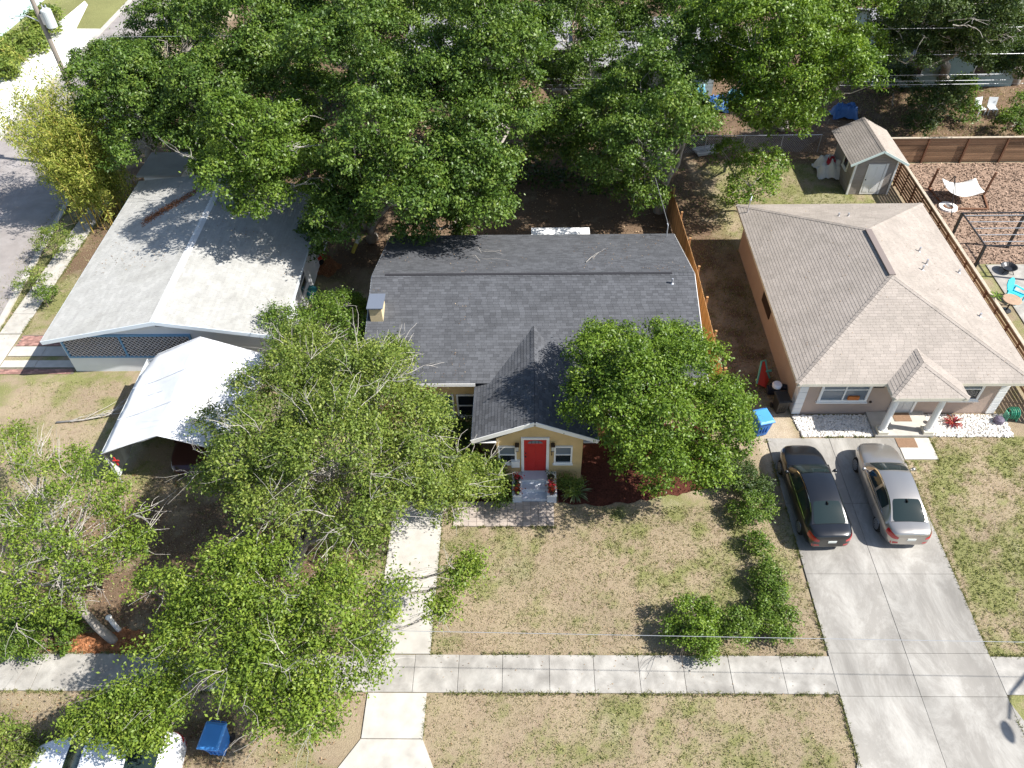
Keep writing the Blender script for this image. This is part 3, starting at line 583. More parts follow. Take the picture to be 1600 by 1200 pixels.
wbox(mb, T, 16.02, 16.12, -.02, .07, .15, 2.3); wbox(mb, T, 17.02, 17.12, -.02, .07, .15, 2.3); wbox(mb, T, 16.12, 17.02, -.02, .068, 2.2, 2.3); mb.build('door_frame', white, TH)
mb = MB(); wbox(mb, T, 16.12, 17.02, -.02, .02, .15, 2.2); d2 = mb.build('door', mat('pale_door', (.6, .6, .58), .5, .3), TH)
for (a0, a1, z0, z1) in ((16.22, 16.52, .3, .9), (16.62, 16.92, .3, .9), (16.22, 16.52, 1.1, 2.05), (16.62, 16.92, 1.1, 2.05)): q = MB(); wbox(q, T, a0, a1, .02, .03, z0, z1); q.build('panel', mat('pale_door'
, (.6, .6, .58)), d2)
q = MB(); q.tube([T(16.9, .02, 1.15), T(16.9, .08, 1.15)], .03, 8); q.build('handle', black_m, d2)
mb = MB(); mb.box(15.1, 17.62, 21.9, 23.3, -.04, .15); bevel(mb.build('porch_slab', conc_w, TH), .01, 1)
for xc in (15.42, 17.36):
    q = MB(); q.lathe([(.17, .32), (.17, .38), (.14, .42), (.135, 1.3), (.12, 2.2), (.16, 2.25), (.16, 2.29)], (xc, 22.13, 0), 18); c_ = q.build('column', white, TH, smooth=False)
    q = MB(); q.box(xc - .21, xc + .21, 21.92, 22.34, .15, .32); q.build('plinth', cream, c_)
mb = MB(); wbox(mb, T, 14.97, 15.42, -.01, .03, 1.68, 1.84); bevel(mb.build('number_plaque', black_m, TH), .03, 2)
mb = MB(); mb.tube([T(15.1, 0, .8), T(15.1, .05, .8)], .06, 10); mb.build('hose_tap', bronze, TH)
T = frame_of('W', 11.85); mb = MB(); wbox(mb, T, 28.75, 30.25, -.01, .05, .85, 2.15); sh_ = mb.build('shutter', mat('brown_shutter', (.05, .03, .022), .7, .3), TH)
for k in range(12): q = MB(); wbox(q, T, 28.82, 30.18, .05, .065, .92 + k * .1, .99 + k * .1); q.build('slat', MATS['brown_shutter'], sh_)
def on_tan(x, y): return ez + sl * min(x - ex0, ex1 - x, y - ey0, ey1 - y)
for (px, py, h) in ((1310, 338, .22), (1325, 338, .22), (1436, 393, .28), (1447, 413, .32), (1441, 422, .28), (1498, 426, .22), (1531, 494, .2)):
    p = at(px, py, 3.4)
    for _ in range(3): p = at(px, py, on_tan(p.x, p.y))
    stack_pipe(TH, p.x, p.y, p.z, h)
mb = MB(); mb.tube([(11.7, 35.2, 2.6), (11.75, 35.3, 3.4), (11.85, 35.5, 3.55)], .03, 8); mb.lathe([(.06, 0), (.07, .06), (.03, .12)], (11.75, 35.3, 3.4), 10); mb.build('service_mast', galv, TH)

# ---- the grey-roofed white house on the left
GH = thing('gable_house', 'white house with low pale grey gable roof and blue trimmed lattice screen', 'house', (-16.6, 26.1, 0))
gz, gr = 2.6, 3.62
fl, fr, bl_, br_ = (-22.05, 25.5, gz), (-11.15, 25.75, gz), (-22.3, 39.1, gz), (-11.3, 38.1, gz); rf_, rb_ = (-16.6, 25.65, gr), (-16.75, 38.2, gr)
mb = MB(); mb.box(-21.8, -11.5, 26.2, 38, -.05, 2.45); mb.prism([(-21.8, 26.2, 2.45), (-11.5, 26.2, 2.45), (-16.62, 26.2, 3.4)], (0, .15, 0)); mb.build('wall', white_wall, GH)
shingles(GH, [[bl_, fl, rf_, rb_], [fr, br_, rb_, rf_]], sh_grey, tab=.33, expo=.15, seed=11, deck_m=white, thick=.12)
gl = (gr - gz) / 5.45; ridge_caps(GH, [(rf_, rb_, (-gl, 0, 1), (gl, 0, 1))], mat('white_ridge', (.66, .66, .65), .8, .3, rnd=.05), w=.36, step=.3)
mb = MB(); mb.beam((fl[0] - .02, fl[1] - .02, gz - .09), (rf_[0], rf_[1] - .02, gr - .09), .03, .2); mb.beam((fr[0] + .02, fr[1] - .02, gz - .09), (rf_[0], rf_[1] - .02, gr - .09), .03, .2)
mb.beam((fr[0] + .02, fr[1], gz - .08), (br_[0] + .02, br_[1], gz - .08), .03, .16); mb.beam((fl[0] - .02, fl[1], gz - .08), (bl_[0] - .02, bl_[1], gz - .08), .03, .16); mb.build('fascia', mat('pale_blue_trim', (.62, .68, .72), .7, .3), GH)
T = frame_of('S', 26.2)
mb = MB(); wbox(mb, T, -21.6, -15.6, -.01, .012, 1.0, 2.3); mb.build('opening_shade_panel', mat('screen_shadow', (.05, .042, .04), .9, .1), GH)  # flat dark panel on the wall, coloured as the shade behind the lattice
mb = MB()
for z in (.96, 2.3): wbox(mb, T, -21.7, -15.5, -.01, .09, z, z + .09)
for a in (-21.7, -18.9, -15.59): wbox(mb, T, a, a + .09, -.01, .092, 1.05, 2.3)
lt = mb.build('lattice_screen', blue_trim, GH); lat_m = mat('lattice_slat', (.74, .70, .67), .8, .2); off = GH.location
def clipslat(c, sgn, a0, a1, z0, z1):
    # line z - zm = sgn*(a - c)
    zm = (z0 + z1) / 2; lo, hi = a0, a1
    aa = sorted((c + sgn * (z0 - zm), c + sgn * (z1 - zm))); lo, hi = max(lo, aa[0]), min(hi, aa[1])
    return (lo, zm + sgn * (lo - c), hi, zm + sgn * (hi - c)) if hi - lo > .06 else None
for (a0, a1) in ((-21.6, -18.91), (-18.8, -15.6)):
    for sgn, dd in ((1, .05), (-1, .035)):
        c = a0 - .6
        while c < a1 + .6:
            s_ = clipslat(c, sgn, a0, a1, 1.05, 2.3)
            if s_: q = MB(); q.beam(T(s_[0], dd, s_[1]), T(s_[2], dd, s_[3]), .012, .075, up=(0, 1, .001)); q.build('slat', lat_m, lt)
            c += .21
mb = MB(); wbox(mb, T, -16.95, -16.35, -.01, .03, 2.86, 3.02); mb.build('gable_vent', mat('vent_dark', (.2, .2, .2), .8, .2), GH)
mb = MB(); mb.box(-22.6, -20.6, 40.2, 42.4, -.05, 2.3); mb.build('rear_wing', white_wall, GH); mb = MB(); mb.box(-22.9, -20.3, 40.0, 42.7, 2.3, 2.42); mb.build('rear_roof', sh_grey, GH)
window(GH, 'W', -21.8, 30, 31.2, 1, 2.1); window(GH, 'E', -11.5, 30.5, 31.7, 1, 2.1)
# ------------------------------------------------------------------ trees and shrubs
bark = mat('grey_bark', (.30, .27, .235), .95, .1, noise=.3, nscale=3, bump=.6, bscale=14, stretch=(1, 1, .3))
bark_d = mat('dark_bark', (.16, .13, .105), .95, .1, noise=.3, nscale=3, bump=.6, bscale=14, stretch=(1, 1, .3))
twig_m = mat('pale_twig', (.40, .37, .33), .95, .1, noise=.2, nscale=6)
L_OAK = leaf_mat('oak_leaf', [(.034, .07, .013), (.07, .13, .02), (.12, .192, .029), (.2, .26, .045)], .25, .45, .35)
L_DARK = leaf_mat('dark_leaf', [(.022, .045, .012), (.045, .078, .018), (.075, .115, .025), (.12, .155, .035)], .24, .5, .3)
L_LIVE = leaf_mat('olive_leaf', [(.056, .096, .016), (.12, .177, .029), (.195, .248, .045), (.31, .34, .08)], .28, .5, .3)
L_BRIGHT = leaf_mat('bright_leaf', [(.045, .09, .01), (.095, .165, .017), (.155, .24, .026), (.25, .325, .045)], .28, .45, .35)
L_BAMB = leaf_mat('bamboo_leaf', [(.16, .21, .035), (.28, .33, .06), (.40, .42, .09), (.5, .46, .13)], .4, .5, .3)
L_SHRUB = leaf_mat('shrub_leaf', [(.04, .08, .012), (.085, .15, .02), (.14, .215, .03), (.23, .295, .05)], .28, .45, .3)
L_RED = leaf_mat('red_leaf', [(.12, .01, .02), (.25, .02, .04), (.4, .06, .05), (.2, .1, .03)], .3)

def drop_gaps(C, gaps):
    # gaps between neighbouring crowns, listed as measured spots (px, py, radius px)
    v = C - np.array([0, 0, CAM_H]); w = v @ np.array(CF); px = 800 + F_PX * (v @ np.array(CR)) / w; py = 600 - F_PX * (v @ np.array(CU)) / w; k = np.ones(len(C), bool)
    for (a, b, r) in gaps: k &= np.hypot(px - a, (py - b) * .9) > r * (1 + .25 * np.sin(np.arctan2(py - b, px - a) * 3 + a))
    return k
GAPS = [(518, 168, 24), (478, 268, 16), (272, 240, 19), (658, 212, 22), (690, 245, 16), (420, 175, 14), (640, 110, 11), (700, 60, 11), (348, 105, 13), (615, 335, 13), (560, 240, 13), (745, 255, 9), (1025, 120, 14), (1090, 50, 11), (1105, 140, 13), (1200, 100, 9), (1255, 95, 9), (300, 160, 11), (460, 100, 9)]
FRONT_GAPS = [(270, 850, 40), (168, 925, 34), (232, 765, 30), (335, 1000, 14), (482, 885, 16), (548, 855, 15), (243, 935, 24), (400, 760, 12), (620, 880, 16), (330, 1075, 16), (90, 800, 16), (40, 760, 12), (150, 830, 14), (640, 790, 12), (520, 640, 11), (300, 900, 14)]
def crown_arrays(rng, lobes, dens, per, cr, ls, fill=.12, up=.55, low=-.55, flat=.6, gaps=None):
    """leaf centres, normals, sizes and tones for clumps spread over the shells of the lobes"""
    Lb = np.array([(l[0], l[1], l[2], l[3], (l[4] if len(l) > 4 else .8)) for l in lobes], float); C = []; Dn = []
    for i, (x, y, z, r, q) in enumerate(Lb):
        n = max(4, int(dens * r * r * 4)); d = unit(rng.normal(size=(n, 3))); d[:, 2] = np.where(d[:, 2] < low, -d[:, 2], d[:, 2])
        ph = rng.uniform(0, 6.3, 6)
        bump = 1 + .16 * np.sin(3 * d[:, 0] + ph[0] + 2.2 * d[:, 2]) * np.sin(3.4 * d[:, 1] + ph[1]) + .12 * np.sin(6 * d[:, 0] + ph[2]) * np.sin(5.5 * d[:, 1] + ph[3] + 5 * d[:, 2])
        rad = np.where(rng.random(n) < fill, rng.uniform(.3, .75, n), rng.uniform(.8, 1.06, n)) * bump
        p = np.array([x, y, z]) + d * rad[:, None] * np.array([r, r, r * q]); keep = np.ones(n, bool)
        for j, (a, b, c, s, q2) in enumerate(Lb):
            if j != i: keep &= (((p[:, 0] - a) ** 2 + (p[:, 1] - b) ** 2) / (s * .72) ** 2 + ((p[:, 2] - c) / (s * q2 * .72)) ** 2) > 1
        keep |= rng.random(n) < fill * .5
        C.append(p[keep]); Dn.append(d[keep])
    C = np.concatenate(C); Dn = np.concatenate(Dn)
    if gaps: kp = drop_gaps(C, gaps); C = C[kp]; Dn = Dn[kp]
    n = len(C); tone = rng.random(n); crr = cr * rng.uniform(.6, 1.35, n)
    k = np.maximum(3, (per * rng.uniform(.55, 1.35, n)).astype(int)); idx = np.repeat(np.arange(n), k); m = len(idx)
    off = rng.normal(size=(m, 3)) * .5; off[:, 2] *= flat
    P = C[idx] + off * crr[idx][:, None]
    N_ = unit(Dn[idx] * .35 + unit(off) * .35 + np.array([0, 0, up]) + rng.normal(size=(m, 3)) * .55)
    return C, Dn, P, N_, ls * rng.uniform(.65, 1.3, m), np.clip(.5 * tone[idx] + .5 * rng.random(m), 0, 1)

def sublobes(lobes, rng, n, f):
    # every lobe breaks into smaller tufts of foliage with gaps between them
    out = []
    for l in lobes:
        q = l[4] if len(l) > 4 else .8
        d = unit(rng.normal(size=(n * 3, 3))); d[:, 2] = np.where(d[:, 2] < -.35, -d[:, 2], d[:, 2]); ch = []
        for v in d:
            if all(np.dot(v, c) < 1 - 1.5 * f * f for c in ch): ch.append(v)
            if len(ch) >= n: break
        for v in ch:
            r = l[3] * f * rng.uniform(.75, 1.25); k = l[3] * rng.uniform(.62, .86)
            out.append((l[0] + v[0] * k, l[1] + v[1] * k, l[2] + v[2] * k * q, r, .75))
    return out

def limb(mb, a, b, r0, r1, rg, n=6, sag=.12, sides=7):
    a, b = Vector(a), Vector(b); L_ = (b - a).length; pts = []; w = Vector((rg.uniform(-1, 1), rg.uniform(-1, 1), rg.uniform(-.2, .8))) * L_ * sag
    for i in range(n + 1):
        t = i / n; p = a.lerp(b, t) + w * math.sin(PI * t) + (Vector((rg.gauss(0, 1), rg.gauss(0, 1), rg.gauss(0, 1))) * L_ * .018 if 0 < i < n else Vector()); pts.append(p)
    mb.tube(pts, [r0 + (r1 - r0) * (i / n) ** .8 for i in range(n + 1)], sides); return pts

def tree(name, label, base, lobes, leaf, group=None, dens=9, per=46, cr=.42, ls=.15, trunk_r=.22, bk=None, twig_frac=.1, seed=1, fork=None, cat='tree', twig_len=1.0, twig_r=.011, fill=.12, bare=0, aspect=.5, up=.55, low=-.55, flat=.6, sub=0, subf=.42, gaps=None):
    rng = np.random.default_rng(seed); rg = random.Random(seed); bk = bk or bark; base = Vector((base[0], base[1], 0))
    root = thing(name, label, cat, base, 0, group); zmin = min(l[2] for l in lobes); cx = sum(l[0] for l in lobes) / len(lobes); cy = sum(l[1] for l in lobes) / len(lobes)
    fk = Vector(fork) if fork else base.lerp(Vector((cx, cy, 0)), .25) + Vector((0, 0, max(.5, zmin * .5)))
    mb = MB(); limb(mb, base - Vector((0, 0, .15)), fk, trunk_r * 1.15, trunk_r * .85, rg, 7, .05, 9)
    tw = MB(); C, Dn, P, N_, sz, tone = crown_arrays(rng, sublobes(lobes, rng, sub, subf) if sub else lobes, dens, per, cr, ls, fill, up, low, flat, gaps)
    for l in lobes:
        c = Vector(l[:3]); c = c - Vector((0, 0, l[3] * .35)); pts = limb(mb, fk, c, trunk_r * (.35 + .3 * min(1, l[3] / 2.5)), .035, rg, 7, .1)
        sel = [i for i in range(len(C)) if (Vector(C[i]) - Vector(l[:3])).length < l[3] * 1.15]; rg.shuffle(sel)
        for i in sel[:max(3, int(len(sel) * twig_frac))]:
            src = pts[rg.randint(4, 7)]; e = Vector(C[i]); e = src + (e - src) * twig_len
            limb(tw, src, e, twig_r * 2.2, twig_r * .6, rg, 4, .14, 4)
        for b_ in range(int(bare * l[3])):    # bare grey sprays that stand out of the leaves
            d = Vector((rg.gauss(0, 1), rg.gauss(0, 1), abs(rg.gauss(.4, .5)))).normalized(); s_ = Vector(l[:3]) + d * l[3] * .55; e = Vector(l[:3]) + d * l[3] * rg.uniform(1.0, 1.3); pp = limb(tw, s_, e, twig_r * 2.4, twig_r * .7, rg, 5, .15, 4)
            for q in range(rg.randint(3, 6)):
                s2 = pp[rg.randint(1, 5)]; limb(tw, s2, s2 + (d + Vector((rg.gauss(0, .6), rg.gauss(0, .6), rg.gauss(0, .4)))) * rg.uniform(.3, .8), twig_r * 1.2, twig_r * .5, rg, 3, .15, 3)
    mb.build('trunk', bk, root, smooth=True)
    if tw.v: tw.build('branches', twig_m if bk is bark else bk, root)['kind'] = 'stuff'
    V = leaf_quads(P, N_, sz, rng, aspect) - np.array(base)[None, None, :]
    o = bpy.data.objects.new('crown', quads_mesh('crown', V, leaf, tone)); COL.objects.link(o); o.parent = root
    return root
def LT(*a):
    return [(*at(x[0], x[1], x[2] + (1.3 if i % 3 == 0 else -.9 if i % 3 == 1 else .2)), x[3] * (.95 if i % 3 else 1.0), 1.0) for i, x in enumerate(a)]
def LB(*a):
    """lobes from measured spots: (px, py, height, radius[, flatness])"""
    return [(*at(x[0], x[1], x[2]), *x[3:]) for x in a]

# low undergrowth that covers the shaded ground between the back-yard trees
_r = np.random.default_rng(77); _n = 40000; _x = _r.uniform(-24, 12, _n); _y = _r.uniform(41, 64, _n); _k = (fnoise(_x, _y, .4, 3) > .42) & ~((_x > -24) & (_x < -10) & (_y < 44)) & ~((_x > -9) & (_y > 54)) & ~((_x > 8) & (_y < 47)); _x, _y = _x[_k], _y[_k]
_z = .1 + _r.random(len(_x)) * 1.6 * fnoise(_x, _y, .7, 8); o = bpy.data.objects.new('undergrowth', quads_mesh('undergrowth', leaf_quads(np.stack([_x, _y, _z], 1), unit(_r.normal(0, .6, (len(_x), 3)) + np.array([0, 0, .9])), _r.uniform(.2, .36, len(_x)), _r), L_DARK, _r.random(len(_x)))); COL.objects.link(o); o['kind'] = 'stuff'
BK = 'oak trees crowding the back yards'
FO = dict(group=BK, sub=10, subf=.40, fill=.05, up=.3, gaps=GAPS, leaf=L_OAK, dens=9, per=56, cr=.40, ls=.165, bk=bark, trunk_r=.32, twig_frac=.07, twig_r=.016)
tree('oak_tree', 'rounded green tree between the yellow bamboo and the roof corner, beside the side street', at(235, 262), LT((190, 150, 5.5, 2.5), (262, 92, 7, 3), (232, 215, 5, 2.3), (300, 35, 7, 2.6), (170, 108, 5, 1.9), (225, 150, 6.5, 2.4), (330, 20, 6.5, 2.4)), seed=11, **FO)
tree('oak_tree', 'tall green tree at the top edge just right of the street-side tree', at(390, 190), LT((385, 60, 8, 3.2), (445, 130, 8.2, 2.9), (345, 150, 7.2, 2.7), (470, 30, 7.6, 2.5), (410, 10, 8, 2.8), (300, 190, 6, 2.2)), seed=12, **FO)
tree('oak_tree', 'lighter green tree leaning over the back of the grey gable roof', at(420, 330), LT((400, 232, 6.6, 2.5), (352, 275, 5.4, 2.0), (452, 200, 6.4, 2), (412, 312, 4.6, 1.8), (332, 225, 6, 1.8), (440, 265, 5.8, 2)), seed=13, **{**FO, 'leaf': L_SHRUB, 'bare': 2})
tree('oak_tree', 'highest broad tree at the top edge left of the middle of the back yards', at(590, 235), LT((560, 88, 9, 3.1), (645, 60, 9, 3), (605, 160, 8.2, 2.7), (540, 20, 8.6, 2.7), (620, -10, 9, 2.8)), seed=14, **FO)
tree('oak_tree', 'green tree overhanging the gap between the grey gable roof and the charcoal roof', at(580, 372), LT((600, 228, 7.2, 2.5), (560, 288, 6.2, 2.2), (532, 345, 4.4, 1.7), (640, 298, 5.8, 2), (498, 372, 3.3, 1.2), (520, 300, 5, 1.7)), seed=15, **FO)
tree('oak_tree', 'large tree at the top centre left of the trunk-lined gap', at(770, 255), LT((742, 78, 9.3, 3.1), (785, 165, 8.2, 2.5), (702, 150, 8.8, 2.7), (760, 225, 6.8, 2), (720, 0, 9, 2.8), (800, 60, 8.6, 2.2)), seed=16, **FO)
tree('oak_tree', 'bushy tree right behind the charcoal roof left of its white patio cover', at(715, 372), LT((742, 285, 5.4, 2.0), (700, 325, 4.3, 1.7), (660, 345, 3.8, 1.5), (768, 325, 3.9, 1.2), (722, 340, 3.6, 1.4), (690, 275, 5.2, 1.7)), seed=17, **FO)
tree('oak_tree', 'forked tree with pale trunk showing above the dark shaded back yard', at(880, 150), LT((885, 40, 7.6, 2.4), (962, 60, 7.6, 2.5), (930, 118, 6.8, 2.1), (1002, 142, 6.6, 2.1), (905, -10, 8, 2.4), (985, 5, 8, 2.4), (885, 200, 4, 1.6), (855, 215, 4.4, 1.5), (900, 250, 3.2, 1.3), (935, 190, 5, 1.7), (870, 120, 6, 1.9)), seed=18, **{**FO, 'leaf': L_OAK, 'dens': 6.5})
tree('oak_tree', 'tall dark tree hanging over the top end of the orange picket fence', at(1030, 330), LT((1052, 208, 6, 2), (990, 282, 4.3, 1.6), (1062, 90, 8, 2.4), (1003, 222, 5.8, 1.8), (1015, 312, 3.2, 1.1), (1070, 30, 8, 2.5), (950, 240, 4.5, 1.5), (965, 285, 3.4, 1.1), (1040, 150, 6.8, 2), (1075, 180, 5.6, 1.5), (1000, 170, 6.2, 1.8)), seed=19, **{**FO, 'dens': 6})
tree('oak_tree', 'broad sunlit bright green tree in front of the utility wires', at(1220, 200), LT((1182, 50, 8.8, 3), (1285, 55, 8.8, 3), (1232, 130, 7.8, 2.5), (1312, 118, 7.2, 1.9), (1150, 120, 7.6, 2.1), (1125, 75, 8, 2.2), (1165, 175, 5.6, 1.2), (1225, 190, 5.6, 1.7), (1200, -20, 9, 2.8), (1310, 0, 8.6, 2.4)), seed=20, **{**FO, 'leaf': L_BRIGHT})
tree('small_tree', 'small bright tree on the back lawn left of the shed', at(1165, 330), LB((1172, 275, 3.1, 1.3), (1140, 245, 3.6, 1.1), (1200, 255, 3, 1.1), (1150, 305, 2.3, .9), (1195, 290, 2.4, .9)), L_BRIGHT, dens=10, per=36, cr=.35, ls=.15, trunk_r=.09, seed=21, bare=1)
tree('oak_tree', 'dark tree at the top edge over the teal back house', at(1470, 130), LT((1452, 35, 7.4, 2.2), (1400, 25, 7, 2), (1500, 75, 5.6, 1.5), (1420, 85, 5.2, 1.5), (1390, 60, 6, 1.8), (1480, 10, 7.4, 2.2), (1530, 60, 6, 1.6), (1470, 60, 6.2, 1.7), (1430, 5, 7.6, 2.2)), seed=22, **{**FO, 'leaf': L_DARK, 'bare': 3})
tree('oak_tree', 'dark tree in the top right corner of the picture', at(1585, 130), LT((1545, 15, 7.6, 2.2), (1595, 45, 7, 2.2), (1560, 70, 5.5, 1.5), (1600, 100, 4.5, 1.5), (1610, 0, 7.5, 2.4), (1575, 85, 5, 1.4), (1540, 95, 4.4, 1.2), (1520, 25, 7, 1.8)), seed=23, **{**FO, 'leaf': L_DARK, 'bare': 3})
for k, (label, base, lobes) in enumerate((
        ('dark bush below the wires, directly behind the shed roof', (1395, 165), ((1400, 125, 1.8, 1.3), (1375, 110, 1.6, 1.1))),
        ('tall dark shrub behind the horizontal slat fence, right of the shed', (1450, 200), ((1452, 160, 2.0, 1.3), (1440, 190, 1.2, 1), (1480, 150, 1.8, 1.1))),
        ('broad shrub below the wires left of the two white chairs', (1500, 190), ((1500, 140, 1.6, 1.1), (1510, 175, .8, .9))),
        ('leafy shrub behind the slat fence at the right edge', (1585, 205), ((1585, 190, .9, 1.1), (1600, 165, .9, 1.0))))):
    tree('shrub', label, at(*base), LB(*lobes), L_DARK if k < 2 else L_SHRUB, group='shrubs behind the slat fence', dens=11, per=34, cr=.36, ls=.17, trunk_r=.06, seed=30 + k, cat='shrub')
# the yellow bamboo clump: every cane a part
BB = thing('bamboo', 'tall yellow green bamboo clump leaning over the side street', 'bamboo', (-25.2, 39.6, 0)); rg = random.Random(3); rngb = np.random.default_rng(9)
cane_m = mat('bamboo_cane', (.42, .30, .07), .5, .4, noise=.2, nscale=4); lp = []; ln = []
for k in range(64):
    b = Vector((-25.2 + rg.gauss(0, .75), 39.6 + rg.gauss(0, 1.0), -.1)); d = Vector((rg.gauss(-.1, .2), rg.gauss(.03, .22), 1)); h = rg.uniform(4.8, 9.2); pts = [b]
    for i in range(1, 9):
        t = i / 8; pts.append(b + Vector((d.x * (t ** 1.7) * h, d.y * (t ** 1.7) * h, h * (t - .12 * t ** 3))))
    q = MB(); q.tube(pts, [.028 * (1 - .75 * i / 8) for i in range(9)], 5); q.build('cane', cane_m, BB)
    for i in range(3, 9):
        for _ in range(17): lp.append(pts[i].lerp(pts[i - 1], rg.random()) + Vector((rg.gauss(0, .34), rg.gauss(0, .34), rg.gauss(-.05, .25))))
lp = np.repeat(np.array([tuple(p) for p in lp]), 7, 0); lp += rngb.normal(size=lp.shape) * .13; nr = unit(rngb.normal(size=lp.shape) * .8 + np.array([0, 0, .7]))
V = leaf_quads(lp, nr, rngb.uniform(.14, .27, len(lp)), rngb, .26) - np.array((-25.2, 39.6, 0))[None, None]; o = bpy.data.objects.new('foliage', quads_mesh('foliage', V, L_BAMB, rngb.random(len(lp)))); COL.objects.link(o); o.parent = BB

FG = 'grey-twigged trees in the left front yard'
FT = dict(leaf=L_LIVE, gaps=FRONT_GAPS, sub=10, subf=.39, up=.36, group=FG, dens=17, per=42, cr=.36, ls=.11, trunk_r=.22, twig_frac=.2, twig_r=.008, bare=5, fill=.15, seed=40, low=-.7)
tree('yard_tree', 'big olive tree with many bare grey twigs between the white canopy and yellow house', at(455, 905),
     LB((455, 625, 5.8, 1.9), (565, 605, 5.8, 1.9), (640, 655, 5.2, 1.5), (520, 705, 6.2, 2.0), (425, 705, 5.8, 1.8), (600, 745, 5.2, 1.7), (690, 765, 3.6, 1.2), (745, 745, 2.6, .9), (475, 560, 5.2, 1.4), (600, 565, 4.8, 1.1), (430, 795, 5.2, 1.6), (560, 815, 5.0, 1.5), (352, 725, 4.8, 1.2), (650, 715, 4.6, 1.2), (330, 655, 3.8, .7, .5)), **FT)
tree('yard_tree', 'lighter small tree rising between the grey gable roof and the chimney', at(520, 590), LB((500, 500, 3.4, 1.1), (455, 540, 3.6, 1.0), (550, 520, 3.2, 1.0), (540, 480, 2.6, .8), (430, 500, 3, .7), (580, 545, 2.8, .7)), **{**FT, 'seed': 41, 'trunk_r': .1, 'leaf': L_SHRUB, 'bare': 2})
tree('yard_tree', 'olive tree overhanging the pavement and the pale driveway mouth', at(380, 1015),
     LB((425, 925, 5.2, 1.7), (520, 955, 5.2, 1.5), (335, 905, 4.8, 1.3), (455, 1045, 4.8, 1.5), (385, 1030, 4.8, 1.3), (508, 1100, 4.2, 1.05), (268, 905, 4.2, 1.1), (292, 985, 4.2, 1.1), (232, 1045, 3.8, .9), (268, 1090, 3.6, .75), (190, 1110, 3.4, .75), (150, 1120, 3.2, .6), (225, 1130, 3.2, .7), (205, 1150, 2.9, .5), (165, 1140, 2.9, .55), (120, 1130, 3, .45), (245, 1150, 2.8, .4), (560, 1020, 4.6, .9), (720, 900, 3.4, .62, .5), (690, 950, 3.2, .5, .5), (735, 880, 3.4, .4, .5), (610, 930, 4.4, .8), (440, 1110, 4.2, 1.0)), **{**FT, 'seed': 42, 'bare': 2, 'leaf': leaf_mat('lime_leaf', [(.06, .105, .014), (.125, .195, .024), (.2, .275, .036), (.31, .36, .065)], .3, .45, .3)})
tree('yard_tree', 'sparse tree with pale leaning trunk at the left edge', at(180, 1002),
     LB((62, 735, 3.6, 1.0), (132, 770, 4.2, 1.2), (192, 805, 3.8, .9), (62, 830, 4, 1.1), (28, 900, 3.6, .9), (112, 870, 4, .9), (182, 860, 3.2, .8), (10, 800, 4, 1.0), (90, 940, 2.4, .8), (20, 960, 2.4, .8), (150, 905, 3, .7), (25, 690, 3.2, .6), (120, 720, 3.4, .6), (215, 850, 3.4, .6)), **{**FT, 'seed': 43, 'dens': 11, 'per': 34, 'bare': 4, 'fork': at(95, 915, 2.8), 'trunk_r': .15, 'leaf': MATS['lime_leaf']})
tree('round_tree', 'dense round glossy green tree in front of the right half of the yellow house', at(1025, 735),
     LB((1000, 590, 5.6, 1.9), (1080, 600, 5.4, 1.75), (945, 570, 5.4, 1.35), (1020, 655, 5.0, 2.0), (1110, 665, 4.5, 1.4), (960, 645, 4.4, 1.3), (1050, 725, 2.8, 1.2), (915, 630, 4.6, 1.05), (985, 712, 2.6, .9), (1130, 630, 4.2, 1.1), (1010, 540, 5.2, 1.15), (1110, 735, 2.8, .9), (940, 525, 5.0, .8), (1060, 540, 5.0, 1.05)),
     L_BRIGHT, sub=13, subf=.41, up=.4, fill=.1, dens=19, per=38, cr=.3, ls=.12, trunk_r=.17, twig_frac=.08, seed=50, bk=bark_d)
# shrubs
def shrub(label, base, lobes, leaf=None, group=None, seed=1, **k):
    k = {**dict(dens=54, per=24, cr=.2, ls=.09, trunk_r=.03, twig_frac=.04, twig_r=.006, fill=.2, sub=6, subf=.5, bare=3), **k}
    return tree('shrub', label, at(*base), LB(*lobes), leaf or L_SHRUB, group=group, seed=seed, cat='shrub', bk=bark_d, **k)
HG = 'shrubs along the driveway edge'
shrub('thin dark shrub just under the right side of the round tree', (1155, 740), ((1150, 722, .7, .5), (1165, 735, .5, .4)), L_DARK, HG, 60)
shrub('little shrub between the black car bumper and the bend of the row', (1195, 885), ((1192, 876, .4, .36),), None, HG, 59)
shrub('dark feathery shrub nearest the round tree beside the black car', (1170, 768), ((1165, 755, .6, .64), (1150, 740, .8, .53), (1185, 762, .5, .47)), L_DARK, HG, 61)
shrub('green shrub level with the middle of the black car', (1178, 806), ((1172, 795, .6, .64), (1190, 792, .5, .47)), None, HG, 62)
shrub('small shrub left of the rear bumper of the black car', (1186, 855), ((1184, 848, .4, .48),), None, HG, 63)
shrub('shrub left of the driveway, just below the black car', (1205, 918), ((1200, 905, .5, .53), (1212, 925, .4, .40)), None, HG, 64)
shrub('shrub at the bend of the row near the driveway', (1212, 962), ((1208, 948, .6, .58), (1222, 965, .4, .47)), None, HG, 65)
shrub('lowest shrub by the pavement corner beside the driveway', (1212, 1000), ((1212, 985, .5, .48), (1228, 992, .35, .35)), None, HG, 66)
shrub('broad bright bush on the lawn at the pavement edge', (1085, 1000), ((1075, 975, .8, .87), (1105, 995, .6, .69), (1060, 990, .5, .47), (1100, 962, .7, .58)), L_BRIGHT, HG, 67)
shrub('pale green bush between the broad bright bush and the driveway shrubs', (1155, 995), ((1150, 985, .6, .64), (1165, 972, .6, .47)), None, HG, 68)
FS = 'shrubs under the front walls of the yellow house'
